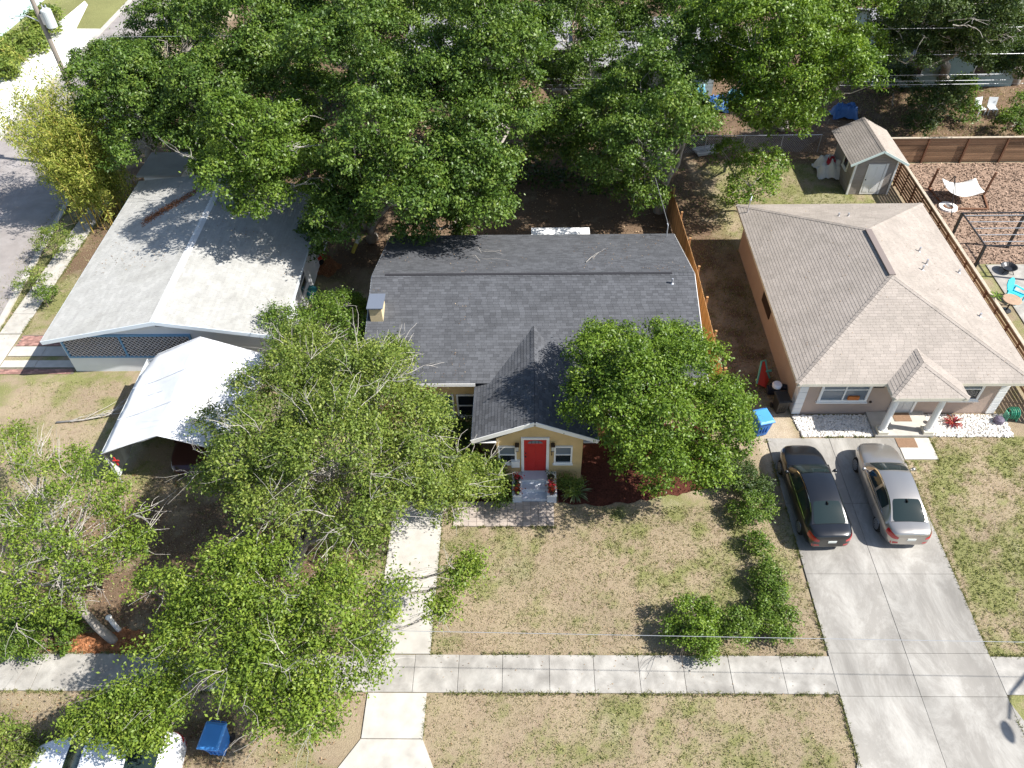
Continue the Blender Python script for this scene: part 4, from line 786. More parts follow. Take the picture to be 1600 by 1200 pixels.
shrub('leafy shrub left of the porch steps', (765, 765), ((745, 735, 1.1, .7), (768, 742, 1.0, .6), (725, 745, 1.0, .6), (770, 775, .6, .5)), L_SHRUB, FS, 70)
shrub('low yellow green shrub right of the porch steps', (885, 772), ((885, 762, .4, .42), (897, 758, .4, .3)), L_LIVE, FS, 71)
shrub('dark shrub in the corner between front wall and porch', (722, 690), ((720, 672, .9, .55), (735, 690, .7, .45)), L_DARK, FS, 72)
shrub('green bush beside the chimney wall of the yellow house', (560, 520), ((560, 490, 1.4, .8), (540, 470, 1.2, .6), (575, 515, 1.1, .6)), L_SHRUB, FS, 73)
LS = 'shrubs at the left of the picture'
shrub('low spreading shrub under the leaning trunk by the pavement', (70, 1005), ((60, 985, .6, .8), (100, 975, .5, .6), (20, 1000, .6, .7), (110, 1000, .35, .5)), L_SHRUB, LS, 75)
shrub('wispy grey green shrub in the bottom left corner', (20, 1190), ((10, 1165, .7, .7), (45, 1185, .5, .6), (60, 1170, .4, .4)), L_LIVE, LS, 76, bare=9)
shrub('small sparse tree on the kerb strip nearest the bamboo', (85, 400), ((85, 372, 1.3, .9), (105, 385, 1.0, .7), (70, 380, 1.1, .6)), L_LIVE, LS, 77, dens=20, bare=3)
shrub('sparse dusty shrub on the kerb strip in the middle', (50, 455), ((48, 438, .8, .7), (65, 440, .8, .5)), L_LIVE, LS, 78, dens=20, bare=3)
shrub('round shrub beside the path nearest the brick strip', (75, 480), ((72, 462, .7, .6), (85, 458, .6, .5)), L_SHRUB, LS, 79, dens=24, bare=2)
shrub('low clump of leaves at the far forecourt edge', (25, 100), ((15, 90, .7, 1.5), (40, 70, .7, 1.3), (60, 45, .7, 1.3), (5, 110, .6, 1.2), (80, 30, .7, 1.2)), L_LIVE, LS, 80, dens=12, ls=.25, cr=.5)
# strap-leaved plant by the steps and red plant in the white stones
def strap_plant(label, loc, n, ln_, leafm, seed, up=.8):
    rg = random.Random(seed); root = thing('plant', label, 'plant', loc)
    for k in range(n):
        a = 2 * PI * k / n + rg.uniform(-.2, .2); e = rg.uniform(.35, 1.2) * up; L_ = ln_ * rg.uniform(.7, 1.1); q = MB(); q.cr = rg.random(); w = .035
        pr = []; 
        for i in range(5):
            t = i / 4; r = L_ * t * math.cos(e * (1 - .5 * t)); z = .05 + L_ * t * math.sin(e) * (1 - .55 * t * t); ww = w * (1 - t) ** .6 * (.6 + t) + .002
            c = Vector((math.cos(a) * r, math.sin(a) * r, z)); s_ = Vector((-math.sin(a), math.cos(a), .0)) * ww; pr.append((c - s_, c + s_))
        for i in range(4): q.poly([pr[i][0], pr[i][1], pr[i + 1][1], pr[i + 1][0]])
        q.build('leaf', leafm, root, local=True)
    return root
L_STRAP = leaf_mat('strap_leaf', [(.09, .12, .05), (.2, .24, .12), (.34, .36, .22)], .2)
strap_plant('spiky striped strap-leaved plant in the mulch right of the porch steps', (1.95, 18.9, 0), 34, .75, L_STRAP, 1)
strap_plant('dark red leafy plant in the white stones right of the porch columns', (18.75, 22.65, 0), 40, .5, L_RED, 2, 1.2)
strap_plant('small green hanging plant on top of the dark slat fence', (22.75, 29.4, 1.62), 20, .4, L_SHRUB, 3)
# dry debris on the grey roof
def on_grey(x, y): return gr - (gr - gz) / 5.45 * abs(x + 16.7)
rngd = np.random.default_rng(5); n = 1500; t = rngd.random(n); a, b = at(225, 340, 3.2), at(305, 296, 3.5)
x = a.x + (b.x - a.x) * t + rngd.normal(0, .12, n); y = a.y + (b.y - a.y) * t + rngd.normal(0, .24, n)
c = np.stack([x, y, np.array([on_grey(u, v) for u, v in zip(x, y)]) + .03], 1)
o = bpy.data.objects.new('roof_debris', quads_mesh('roof_debris', leaf_quads(c, unit(rngd.normal(0, .3, (n, 3)) + np.array([0, 0, 1])), rngd.uniform(.06, .14, n), rngd), orange_m, rngd.random(n))); COL.objects.link(o); o['kind'] = 'stuff'

def roof_litter(x0, x1, y0, y1, zf, n, seed, sz=.07):
    rg = np.random.default_rng(seed); x = rg.uniform(x0, x1, n); y = rg.uniform(y0, y1, n); k = fnoise(x, y, .5, seed) > .5; x, y = x[k], y[k]
    c = np.stack([x, y, np.array([zf(u, v) for u, v in zip(x, y)]) + .03], 1); o = bpy.data.objects.new('roof_leaves', quads_mesh('roof_leaves', leaf_quads(c, unit(rg.normal(0, .25, (len(x), 3)) + np.array([0, 0, 1])), rg.uniform(.5, 1.2, len(x)) * sz, rg), leaf_dead, rg.random(len(x)))); COL.objects.link(o); o['kind'] = 'stuff'
roof_litter(-21.5, -11.5, 30, 38, on_grey, 900, 3); roof_litter(-6.9, 7.4, 28, 32.8, lambda x, y: ZR - (ZR - ZE) * (y - RYR) / (RYB - RYR), 500, 4, .06); roof_litter(-6.9, -2.5, 22.5, 27, lambda x, y: ZE + (ZR - ZE) * (y - RYF) / (RYR - RYF), 260, 6, .06)
roof_litter(11.6, 21, 22.8, 36, lambda x, y: ez + sl * min(x - ex0, ex1 - x, y - ey0, ey1 - y), 260, 8, .06)
# ------------------------------------------------------------------ fences
cedar = mat('orange_cedar', (.39, .215, .095), .75, .3, noise=.12, nscale=3, rnd=.2, stretch=(1, 1, .15))
cedar_old = mat('brown_boards', (.24, .145, .085), .85, .2, noise=.2, nscale=4, rnd=.28, stretch=(.2, 1, 1))
slat_m = mat('dark_slats', (.22, .14, .085), .85, .2, noise=.2, nscale=4, rnd=.25, stretch=(1, .2, 1))
post_m = mat('fence_post', (.17, .085, .05), .85, .2, noise=.2, nscale=5)
cap_m = mat('weathered_cap', (.42, .36, .28), .85, .2, noise=.2, nscale=5)
def variants(fn, m, n=6, name='piece'):
    out = []
    for k in range(n): q = MB(); q.cr = k / (n - 1); fn(q); out.append(q.mesh(name, m))
    return out
PF = thing('picket_fence', 'tall orange cedar privacy fence along the right side of the yellow house', 'fence', (8.62, 24.3, 0))
pv_ = variants(lambda q: q.raw([(-.011, 0, .03), (.011, 0, .03), (.011, .138, .03), (-.011, .138, .03), (-.011, 0, 1.78), (.011, 0, 1.78), (.011, .138, 1.78), (-.011, .138, 1.78), (-.011, .03, 1.83), (.011, .03, 1.83), (.011, .108, 1.83), (-.011, .108, 1.83)],
               [(0, 3, 2, 1), (0, 4, 7, 3), (4, 8, 11, 7), (1, 2, 6, 5), (5, 6, 10, 9), (0, 1, 5, 4), (2, 3, 7, 6), (4, 5, 9, 8), (6, 7, 11, 10), (8, 9, 10, 11)]), cedar, 8, 'picket')
for k in range(104):
    y = k * .145; dx = -.035 * max(0, y - 7); link_mesh('picket', random.choice(pv_), PF, Matrix.Translation((dx, y, random.uniform(-.015, .015))) @ Matrix.Rotation(random.uniform(-.01, .01), 4, 'X'))
for k in range(7):
    y = .05 + k * 2.45; dx = -.035 * max(0, y - 7); q = MB(); q.box(.1 + dx, .19 + dx, y - .045, y + .045, -.05, 1.86); q.box(.09 + dx, .2 + dx, y - .055, y + .055, 1.86, 1.89); q.build('post', cedar, PF, local=True)
for z in (.35, 1.5): q = MB(); q.beam((.05, 0, z), (.05, 7, z), .09, .04, up=(1, 0, 0)); q.beam((.05, 7, z), (-.23, 15, z), .09, .04, up=(1, 0, 0)); q.build('rail', cedar, PF, local=True)
SF = thing('slat_fence', 'dark horizontal slat fence along the right side of the tan house', 'fence', (22.6, 22.6, 0)); LB_ = 2.44
sv = variants(lambda q: q.box(-.012, .012, .01, LB_ - .01, 0, .14), slat_m, 6, 'slat')
for b in range(9):
    q = MB(); q.box(-.06, .035, b * LB_ - .05, b * LB_ + .05, -.05, 1.66); q.build('post', post_m, SF, local=True)
    q = MB(); q.box(-.05, -.015, (b + .5) * LB_ - .04, (b + .5) * LB_ + .04, .08, 1.62); q.build('brace', post_m, SF, local=True)
    for k in range(8): link_mesh('slat', random.choice(sv), SF, Matrix.Translation((.004 + random.uniform(0, .006), b * LB_, .1 + k * .19)))
    q = MB(); q.box(-.07, .09, b * LB_ + .004, (b + 1) * LB_ - .004, 1.66, 1.70); q.build('cap_board', cap_m, SF, local=True)
BF = thing('board_fence', 'brown horizontal board fence across the back of the wood chip yard', 'fence', (22.75, 44.85, 0))
bv = variants(lambda q: q.box(.01, LB_ - .01, -.012, .012, 0, .135), cedar_old, 8, 'board')
for b in range(8):
    q = MB(); q.box(b * LB_ - .05, b * LB_ + .05, -.11, -.013, -.05, 1.72); q.build('post', post_m, BF, local=True)
    for k in range(11): link_mesh('board', random.choice(bv), BF, Matrix.Translation((b * LB_, random.uniform(-.004, .004), .05 + k * .15)))
    q = MB(); q.box(b * LB_ + .004, (b + 1) * LB_ - .004, -.12, .04, 1.72, 1.76); q.build('cap_board', cap_m, BF, local=True)
CF_ = thing('chain_link_fence', 'low grey chain link fence behind the back lawn left of the shed', 'fence', (9.2, 46.3, 0))
for k in range(5): q = MB(); q.tube([(k * 2.45, 0, -.05), (k * 2.45, 0, 1.25)], .03, 6); q.build('post', galv, CF_, local=True)
q = MB(); q.tube([(0, 0, 1.22), (9.8, 0, 1.22)], .022, 6); q.build('top_rail', galv, CF_, local=True)
q = MB(); x = -1.2
while x < 9.8:
    for s_ in (1, -1):
        a0 = x if s_ > 0 else x + 1.2; a1 = x + 1.2 if s_ > 0 else x
        if 0 <= min(a0, a1) and max(a0, a1) <= 9.8: q.tube([(a0, 0, .02), (a1, 0, 1.22)], .004, 3, False)
    x += .14
q.build('wire_mesh', galv, CF_, local=True)['kind'] = 'stuff'

# ------------------------------------------------------------------ shed
siding = mat('taupe_siding', (.30, .265, .235), .8, .3, rnd=.08, noise=.05, nscale=3)
SH = thing('shed', 'small taupe garden shed with white door and tan gable roof beside the slat fence', 'shed', (20.65, 41.2, 0)); sx0, sx1, sy0, sy1, se, sr = 19.42, 21.9, 41.2, 44.6, 2.3, 2.98
mb = MB(); mb.box(sx0 + .02, sx1 - .02, sy0 + .02, sy1 - .02, 0, se); mb.prism([(sx0 + .02, sy0 + .02, se), (sx1 - .02, sy0 + .02, se), (20.66, sy0 + .02, sr - .08)], (0, sy1 - sy0 - .04, 0)); mb.build('wall', siding, SH)
nb = 16
for k in range(nb):
    z0, z1 = .02 + k * .142, .02 + (k + 1) * .142 - .008
    for (f, a0, a1, pos) in (('S', sx0, sx1, sy0 + .02), ('W', sy0, sy1, sx0 + .02)):
        T = frame_of(f, pos); q = MB(); q.cr = random.random(); wbox(q, T, a0, a1, 0, .016, z0, z1); q.build('siding_board', siding, SH)
for k in range(4):
    z0 = se + .01 + k * .142; hwid = (sx1 - sx0) / 2 * (1 - (z0 + .13 - se) / (sr - se)); 
    if hwid > .1: q = MB(); q.cr = random.random(); q.box(20.66 - hwid, 20.66 + hwid, sy0 + .004, sy0 + .02, z0, z0 + .134); q.build('siding_board', siding, SH)
mb = MB()
mb.box(sx0 - .004, sx0 + .096, sy0 - .02, sy0 + .006, 0, se + .02); mb.box(sx0 - .02, sx0 + .006, sy0 - .018, sy0 + .08, 0, se); mb.build('corner_trim', white, SH)
mb = MB(); mb.box(sx1 - .09, sx1 + .01, sy0 - .02, sy0 + .006, 0, se + .02); mb.build('corner_trim', white, SH)
ox0, ox1, oy0, oy1, oe, orr = 18.98, 22.34, 40.85, 44.95, 2.2, 3.08; oc = 20.66
shingles(SH, [[(ox0, oy1, oe), (ox0, oy0, oe), (oc, oy0, orr), (oc, oy1, orr)], [(ox1, oy0, oe), (ox1, oy1, oe), (oc, oy1, orr), (oc, oy0, orr)]], sh_tan, seed=14, deck_m=white, thick=.06)
so = (orr - oe) / (oc - ox0); ridge_caps(SH, [((oc, oy0, orr), (oc, oy1, orr), Vector((-so, 0, 1)).normalized(), Vector((so, 0, 1)).normalized())], sh_tan)
mb = MB(); mb.beam((ox0, oy0 - .015, oe - .06), (oc, oy0 - .015, orr - .06), .03, .13); mb.beam((ox1, oy0 - .015, oe - .06), (oc, oy0 - .015, orr - .06), .03, .13); mb.build('fascia', mat('mint_trim', (.56, .66, .62), .7, .3), SH)
T = frame_of('S', sy0); q = MB(); wbox(q, T, 20.17, 21.17, .0, .04, .05, 2.05); ds = q.build('door', white, SH); q = MB()
for (a0, a1) in ((20.3, 20.62), (20.72, 21.04)):
    for (z0, z1) in ((.2, .8), (.95, 1.9)): 
        q = MB(); wbox(q, T, a0, a1, .04, .052, z0, z1); bevel(q.build('panel', white, ds), .01, 1)
q = MB(); q.tube([T(20.26, .04, 1.05), T(20.26, .1, 1.05)], .03, 8); q.build('handle', black_m, ds)
q = MB(); wbox(q, T, 21.2, 21.34, 0, .045, .05, 2.08); q.build('door_trim', white, SH)
window(SH, 'W', sx0, 42.2, 42.85, 1.15, 1.85, rows=1, panes=(glass,))

# ------------------------------------------------------------------ white canopy with a car under it
tarp = mat('white_tarp', (.68, .69, .70), .55, .3, noise=.05, nscale=.8, bump=.5, bscale=1.6, col2=(.60, .60, .58), c2scale=.9, c2lo=.5, c2hi=.75)
silver_t = mat('silver_tarp', (.48, .50, .50), .5, .4, noise=.08, nscale=4)
CN = thing('canopy', 'large white tarpaulin carport canopy at the corner of the grey-roofed house', 'canopy', (-14.4, 19.4, 0)); nx, ny = 25, 26; V = []; Fq = []
for j in range(ny):
    for i in range(nx):
        s_, t = i / (nx - 1) * 2 - 1, j / (ny - 1); x = -14.45 + s_ * 2.68; y = 19.35 + t * 5.75 - .25 * abs(s_) * t * (1 if s_ < 0 else .2)
        z = 3.22 - 1.12 * abs(s_) ** 1.03 - .05 * math.sin(PI * t * 4) ** 2 * (1 - abs(s_)) - .07 * math.sin(abs(s_) * PI) * math.sin(PI * t) + .016 * math.sin(9 * s_ + 16 * t) * (s_ < 0) + .012 * random.uniform(-1, 1)
        if s_ < -.8 and t > .8: z -= .25 * (t - .8) / .2 * (-s_ - .8) / .2
        V.append((x, y, z))
for j in range(ny - 1):
    for i in range(nx - 1): a = j * nx + i; Fq.append((a, a + 1, a + nx + 1, a + nx))
mb = MB(); mb.raw(V, Fq); o = mb.build('tarpaulin', tarp, CN, smooth=True); sm = o.modifiers.new('solid', 'SOLIDIFY'); sm.thickness = .02
for t in (.0, .33, .66, 1.0):
    mb = MB(); y = 19.35 + t * 5.7; mb.tube([(-14.45 + s_ * 2.66, y - .2 * abs(s_) * t * (s_ < 0), 3.245 - 1.12 * abs(s_) ** 1.03 - .07 * math.sin(abs(s_) * PI) * math.sin(PI * t) - (.25 * (t - .8) / .2 * (-s_ - .8) / .2 if s_ < -.8 and t > .8 else 0)) for s_ in np.linspace(-1, 1, 21)], .016, 5); mb.build('seam', tarp, CN)
for sx in (-17.13, -11.77):
    V = []; Fq = []
    for j in range(20):
        for k in range(2): V.append((sx + .05 * math.sin(j * 1.9) * (1 - k), 19.45 + j * .285, 2.1 if k else (.35 if sx < -15 else 1.7)))
    for j in range(19): Fq.append((j * 2, j * 2 + 2, j * 2 + 3, j * 2 + 1))
    mb = MB(); mb.raw(V, Fq); o = mb.build('side_sheet', silver_t if sx < -15 else tarp, CN); o.modifiers.new('solid', 'SOLIDIFY').thickness = .015
    for y in (19.5, 22.2, 24.8): mb = MB(); mb.tube([(sx + .03, y, -.05), (sx + .03, y, 2.08)], .03, 8); mb.build('leg', galv, CN)
for y in (19.5, 22.2, 24.8): mb = MB(); mb.tube([(-17.1, y, 2.05), (-14.45, y, 3.12), (-11.8, y, 2.05)], .025, 6); mb.build('rafter', galv, CN)
for (a, b) in (((172, 715), (180, 735)), ((300, 735), (312, 748))): pass
tag(MB().cbox((-16.75, 19.42, 1.55), (.05, .03, .5)).cbox((-16.72, 19.4, 1.62), (.26, .03, .06)).build('ribbon', mat('red_ribbon', (.6, .04, .04), .6, .3), org=(-16.75, 19.4, 1.3)), 'red ribbon tied at the front left leg of the white canopy', 'ribbon')

# ------------------------------------------------------------------ cars
def crom(P, t):
    P = np.asarray(P, float); n = len(P) - 1; t = np.clip(np.asarray(t, float), 0, 1) * n; i = np.minimum(t.astype(int), n - 1); u = (t - i)[..., None] if P.ndim > 1 else t - i
    p0, p1, p2, p3 = P[np.maximum(i - 1, 0)], P[i], P[i + 1], P[np.minimum(i + 2, n)]
    return .5 * (2 * p1 + (p2 - p0) * u + (2 * p0 - 5 * p1 + 4 * p2 - p3) * u * u + (3 * p1 - p0 - 3 * p2 + p3) * u ** 3)
tyre = mat('tyre_rubber', (.018, .018, .018), .85, .2); rim_m = mat('alloy_rim', (.42, .43, .44), .3, .5, .8); car_glass = mat('car_glass', (.014, .024, .024), .05, .45)
chrome = mat('chrome', (.75, .75, .76), .12, .5, 1.); red_l = mat('tail_lamp_red', (.42, .01, .015), .15, .6, coat=.6); clear_l = mat('head_lamp', (.55, .58, .6), .1, .6); plate_m = mat('licence_plate', (.7, .72, .68), .5, .3); gap_m = mat('panel_gap', (.01, .01, .01), .8, .1)
def car(name, label, loc, rz, paint, L_=4.85, chrome_line=True, group=None):
    root = thing(name, label, 'car', loc, rz, group); hL = L_ / 2
    ys = np.array([0, .012, .05, .12, .22, .33, .5, .66, .76, .86, .945, .985, 1.]) ; hwv = [.46, .68, .815, .89, .912, .915, .915, .915, .905, .865, .735, .56, .36]
    zt = [.86, .99, 1.045, 1.06, 1.03, .97, .95, .955, .95, .89, .77, .66, .58]; zb = [.42, .30, .24, .2, .19, .18, .18, .18, .19, .2, .25, .32, .40]
    K = np.array([(.0, .0), (.72, .0), (.92, .06), (.985, .25), (1., .48), (.975, .68), (.93, .84), (.83, .95), (.6, 1.0), (.3, 1.02), (0., 1.03)])
    def body(s, k):
        s = np.asarray(s, float); st = np.interp(s, ys, np.linspace(0, 1, len(ys))); w = crom(hwv, st); t_ = crom(zt, st); b_ = crom(zb, st); sec = crom(K, np.abs(k)); sg = np.sign(k)
        return np.stack([sec[..., 0] * w * np.where(sg == 0, 1, sg), -hL + s * L_, b_ + sec[..., 1] * (t_ - b_)], -1)
    ss = np.concatenate([np.linspace(0, .06, 6), np.linspace(.085, .915, 30), np.linspace(.94, 1, 7)]); kk = np.linspace(0, 1, 25)
    def patch(mb, fn, s0, s1, k0, k1, off, ns=6, nk=4, rd=0.):
        Sg, Kg = np.meshgrid(np.linspace(s0, s1, ns + 1), np.linspace(k0, k1, nk + 1), indexing='ij'); Kg = (k0 + k1) / 2 + (Kg - (k0 + k1) / 2) * (1 - rd * np.abs((Sg - s0) / (s1 - s0) * 2 - 1) ** 5); p = fn(Sg, Kg); e = 1e-3
        n_ = np.cross(fn(Sg + e, Kg) - fn(Sg - e, Kg), fn(Sg, Kg + e) - fn(Sg, Kg - e)); n_ = unit(n_); c = np.array([0, 0, .6]); n_ *= np.sign(((p - c) * np.array([1, .12, 1]) * n_).sum(-1, keepdims=True) + 1e-9)
        p = (p + n_ * off).reshape(-1, 3); Fp = [(i * (nk + 1) + j, (i + 1) * (nk + 1) + j, (i + 1) * (nk + 1) + j + 1, i * (nk + 1) + j + 1) for i in range(ns) for j in range(nk)]; mb.raw(p, Fp); return mb
    ring = np.concatenate([-kk[::-1][:-1], kk])  # from +top centre on the left ... to the right: k=-1 (top) .. 0 (bottom) .. 1 (top)
    Sg, Kg = np.meshgrid(ss, ring[:-1], indexing='ij'); P = body(Sg, np.where(Kg == 0, 1e-9, Kg)); nr = len(ring) - 1; V = P.reshape(-1, 3)
    mb = MB(); mb.raw(V, [(i * nr + j, (i + 1) * nr + j, (i + 1) * nr + (j + 1) % nr, i * nr + (j + 1) % nr) for i in range(len(ss) - 1) for j in range(nr)] + [tuple(range(nr)), tuple(range((len(ss) - 1) * nr + nr - 1, (len(ss) - 1) * nr - 1, -1))])
    ob = mb.build('body', paint, root, smooth=True, local=True)
    wy = (-hL + .2 * L_, -hL + .8 * L_); cut = MB()
    for y in wy:
        for sx in (-1, 1): cut.tube([(sx * .66, y, .34), (sx * 1.1, y, .34)], .385, 24)
    co = cut.build('wheel_arch_cut', gap_m, root, local=True)
    bm = ob.modifiers.new('arches', 'BOOLEAN'); bm.object = co; bm.solver = 'EXACT'; bm.operation = 'DIFFERENCE'
    dg = bpy.context.evaluated_depsgraph_get(); me2 = bpy.data.meshes.new_from_object(ob.evaluated_get(dg)); ob.modifiers.clear(); ob.data = me2
    cd = co.data; bpy.data.objects.remove(co); bpy.data.meshes.remove(cd); ob.modifiers.new('wn', 'WEIGHTED_NORMAL')
    # greenhouse: profile over the length (y fraction, z, half width at the roof edge)
    G = np.array([(.115, 1.05, .70), (.145, 1.13, .675), (.20, 1.26, .635), (.255, 1.36, .60), (.31, 1.415, .585), (.38, 1.45, .585), (.46, 1.46, .59), (.53, 1.435, .60), (.575, 1.39, .61), (.62, 1.29, .64), (.675, 1.13, .69), (.725, .965, .745)])
    def roof(u, v):
        g = crom(G, np.clip(u, 0, 1)); return np.stack([v * g[..., 2], -hL + g[..., 0] * L_, g[..., 1] - .05 * np.abs(v) ** 2.4 + .012], -1)
    def side(u, k):   # k from -1..1: sign gives the side, |k| 0 at the roof edge, 1 at the belt
        sg = np.where(k < 0, -1., 1.); a = np.abs(k); g = crom(G, np.clip(u, 0, 1)); zr = g[..., 1] - .038; zbelt = np.minimum(.93, zr - .0); wb = .86
        x = g[..., 2] + (wb - g[..., 2]) * a ** .85; z = zr + (zbelt - zr) * a; return np.stack([sg * x, -hL + g[..., 0] * L_, z], -1)
    mb = MB(); uu = np.linspace(0, 1, 34); vv = np.linspace(-1, 1, 15); Ug, Vg = np.meshgrid(uu, vv, indexing='ij'); P = roof(Ug, Vg).reshape(-1, 3); nv = len(vv)
    mb.raw(P, [(i * nv + j, i * nv + j + 1, (i + 1) * nv + j + 1, (i + 1) * nv + j) for i in range(33) for j in range(nv - 1)])
    for sg in (-1, 1):
        Ug, Kg = np.meshgrid(uu, sg * np.linspace(1e-6, 1, 7), indexing='ij'); P = side(Ug, Kg).reshape(-1, 3); fs = [(i * 7 + j, (i + 1) * 7 + j, (i + 1) * 7 + j + 1, i * 7 + j + 1) for i in range(33) for j in range(6)]; mb.raw(P, fs if sg > 0 else [f[::-1] for f in fs])
    mb.build('roof', paint, root, smooth=True, local=True)
    q = MB(); patch(q, roof, .73, .975, -.95, .95, .006, 14, 12, .1); q.build('windscreen', car_glass, root, smooth=True, local=True)
    q = MB(); patch(q, roof, .03, .33, -.9, .9, .006, 14, 12, .13); q.build('rear_window', car_glass, root, smooth=True, local=True)
    for sg in (-1, 1):
        for (u0, u1) in ((.27, .50), (.53, .80)):
            q = MB(); patch(q, side, u0, u1, sg * .12, sg * .86, .006, 12, 4, .12); q.build('side_window', car_glass, root, smooth=True, local=True)
        if chrome_line:
            q = MB(); patch(q, side, .16, .86, sg * .93, sg * .99, .008, 16, 1); patch(q, side, .2, .8, sg * .03, sg * .075, .007, 16, 1); q.build('chrome_strip', chrome, root, smooth=True, local=True)
        q = MB(); patch(q, body, .004, .085, sg * .45, sg * .62, .008, 12, 4, .25); q.build('tail_light', red_l, root, smooth=True, local=True)
        q = MB(); patch(q, body, .90, .975, sg * .5, sg * .62, .008, 6, 4); q.build('headlight', clear_l, root, smooth=True, local=True)
        q = MB()
        for s0 in (.335, .5, .668): patch(q, body, s0, s0 + .0022, sg * .16, sg * .62, .003, 1, 10)
        q.build('door_gap', gap_m, root, local=True)
        for s0 in (.375, .545): q = MB(); patch(q, body, s0, s0 + .04, sg * .535, sg * .56, .02, 4, 1); q.build('door_handle', paint, root, smooth=True, local=True)
        m_ = MB(); yb = -hL + .645 * L_; m_.tube([(sg * .86, yb, .98), (sg * .93, yb, 1.0)], .03, 6); m_.lathe([(.0, -.07), (.07, -.06), (.1, 0), (.08, .06), (0, .08)], (0, 0, 0), 10)
        for i in range(len(m_.v) - 50, len(m_.v)): x, y, z = m_.v[i]; m_.v[i] = (sg * .98 + x * .95, yb + y * .75, 1.02 + z)
        m_.build('mirror', paint, root, smooth=True, local=True)
    q = MB(); patch(q, body, .0, .1, -1, -.79, .003, 1, 1) if False else None
    for s0 in (.118, ): q = MB(); patch(q, body, s0, s0 + .003, .72, 1, .003, 1, 8); patch(q, body, s0, s0 + .003, -1, -.72, .003, 1, 8); q.build('boot_gap', gap_m, root, local=True)
    q = MB(); q.box(-.16, .16, -hL - .012, -hL + .02, .66, .78); q.build('licence_plate', plate_m, root, local=True)
    q = MB(); q.prism([(-.02, -hL + .285 * L_, 1.42), (-.02, -hL + .25 * L_, 1.4), (-.02, -hL + .255 * L_, 1.475)], (.04, 0, 0)); q.build('antenna', gap_m, root, local=True)
    q = MB(); patch(q, body, .0, .02, .24, .34, .004, 3, 3); patch(q, body, .0, .02, -.34, -.24, .004, 3, 3); q.build('reflector', red_l, root, local=True)
    for y in wy:
        for sx in (-1, 1):
            q = MB(); q.tube([(sx * .70, y, .33), (sx * .72, y, .33), (sx * .88, y, .33), (sx * .905, y, .33)], [.29, .325, .325, .30], 24); w = q.build('wheel', tyre, root, local=True)
            q = MB(); q.tube([(sx * .89, y, .33), (sx * .912, y, .33)], [.215, .21], 20); q.build('rim', gap_m, w, local=True)
            q = MB()
            for k in range(10): a = 2 * PI * k / 10; q.beam((sx * .915, y, .33), (sx * .918, y + .2 * math.cos(a), .33 + .2 * math.sin(a)), .05, .02, up=(1, 0, 0))
            for k in range(20): a, b = 2 * PI * k / 20, 2 * PI * (k + 1) / 20; q.beam((sx * .915, y + .205 * math.cos(a), .33 + .205 * math.sin(a)), (sx * .915, y + .205 * math.cos(b), .33 + .205 * math.sin(b)), .03, .025, up=(1, 0, 0))
            q.tube([(sx * .90, y, .33), (sx * .925, y, .33)], .05, 8); q.build('spokes', rim_m, w, local=True)
    return root
def paint(name, c, metal, rough, coat=1.): return mat(name, c, rough, .5, metal, coat=coat)
CARS = 'cars parked by the houses'
car('sedan', 'shiny black sedan parked on the driveway beside the silver one', (11.42, 18.55, .04), math.radians(1.5), paint('black_paint', (.006, .007, .009), .1, .3, .7), group=CARS)
car('sedan', 'silver beige sedan parked on the driveway next to the lawn', (14.52, 18.65, .04), math.radians(-1.0), paint('silver_paint', (.40, .375, .34), .75, .3), group=CARS)
car('sedan', 'white sedan half hidden under leaves at the bottom left beside the road', (-13.3, 8.1, 0), PI / 2 + .06, paint('white_car_paint', (.72, .73, .74), .0, .3), group=CARS)
car('sedan', 'dark maroon car under the white canopy', (-14.2, 22.0, 0), PI, paint('maroon_paint', (.05, .012, .012), .4, .3), group=CARS)

# ------------------------------------------------------------------ bins
bin_blue = mat('blue_plastic', (.03, .17, .52), .45, .4, noise=.05, nscale=3); bin_lid = mat('blue_lid_plastic', (.07, .28, .66), .35, .5, noise=.05, nscale=3); bin_black = mat('black_plastic', (.02, .02, .02), .5, .4)
def wheelie_bin(label, loc, rz, bm_, lm_, group, s=1., tilt=0):
    root = thing('recycling_bin', label, 'bin', loc, rz, group); root.scale = (s, s, s)
    q = MB(); w0, d0, w1, d1 = .22, .25, .30, .36
    V = [(-w0, -d0, .06), (w0, -d0, .06), (w0, d0, .06), (-w0, d0, .06), (-w1, -d1, .98), (w1, -d1, .98), (w1, d1, .98), (-w1, d1, .98)]; q.raw(V, [(3, 2, 1, 0), (0, 1, 5, 4), (1, 2, 6, 5), (2, 3, 7, 6), (3, 0, 4, 7)])
    for x in (-.12, 0, .12): q.box(x - .02, x + .02, -.335, -.28, .3, .85)
    bevel(q.build('body', bm_, root, local=True), .025, 2)
    q = MB(); q.raw([(-.33, -.42, .97), (.33, -.42, .97), (.33, .39, .97), (-.33, .39, .97), (-.33, -.42, 1.02), (.33, -.42, 1.02), (.33, .39, 1.03), (-.33, .39, 1.03), (-.27, -.33, 1.06), (.27, -.33, 1.06), (.27, .3, 1.08), (-.27, .3, 1.08)], [(3, 2, 1, 0), (0, 1, 5, 4), (1, 2, 6, 5), (2, 3, 7, 6), (3, 0, 4, 7), (4, 5, 9, 8), (5, 6, 10, 9), (6, 7, 11, 10), (7, 4, 8, 11), (8, 9, 10, 11)]); bevel(q.build('lid', lm_, root, local=True), .015, 2)
    q = MB(); q.tube([(-.26, .44, .95), (.26, .44, .95)], .018, 8); q.box(-.26, -.22, .34, .44, .93, .97); q.box(.22, .26, .34, .44, .93, .97); q.build('handle', bm_, root, local=True)
    for sx in (-1, 1): q = MB(); q.tube([(sx * .24, .29, .13), (sx * .31, .29, .13)], .13, 14); q.build('wheel', tyre, root, local=True)
    return root
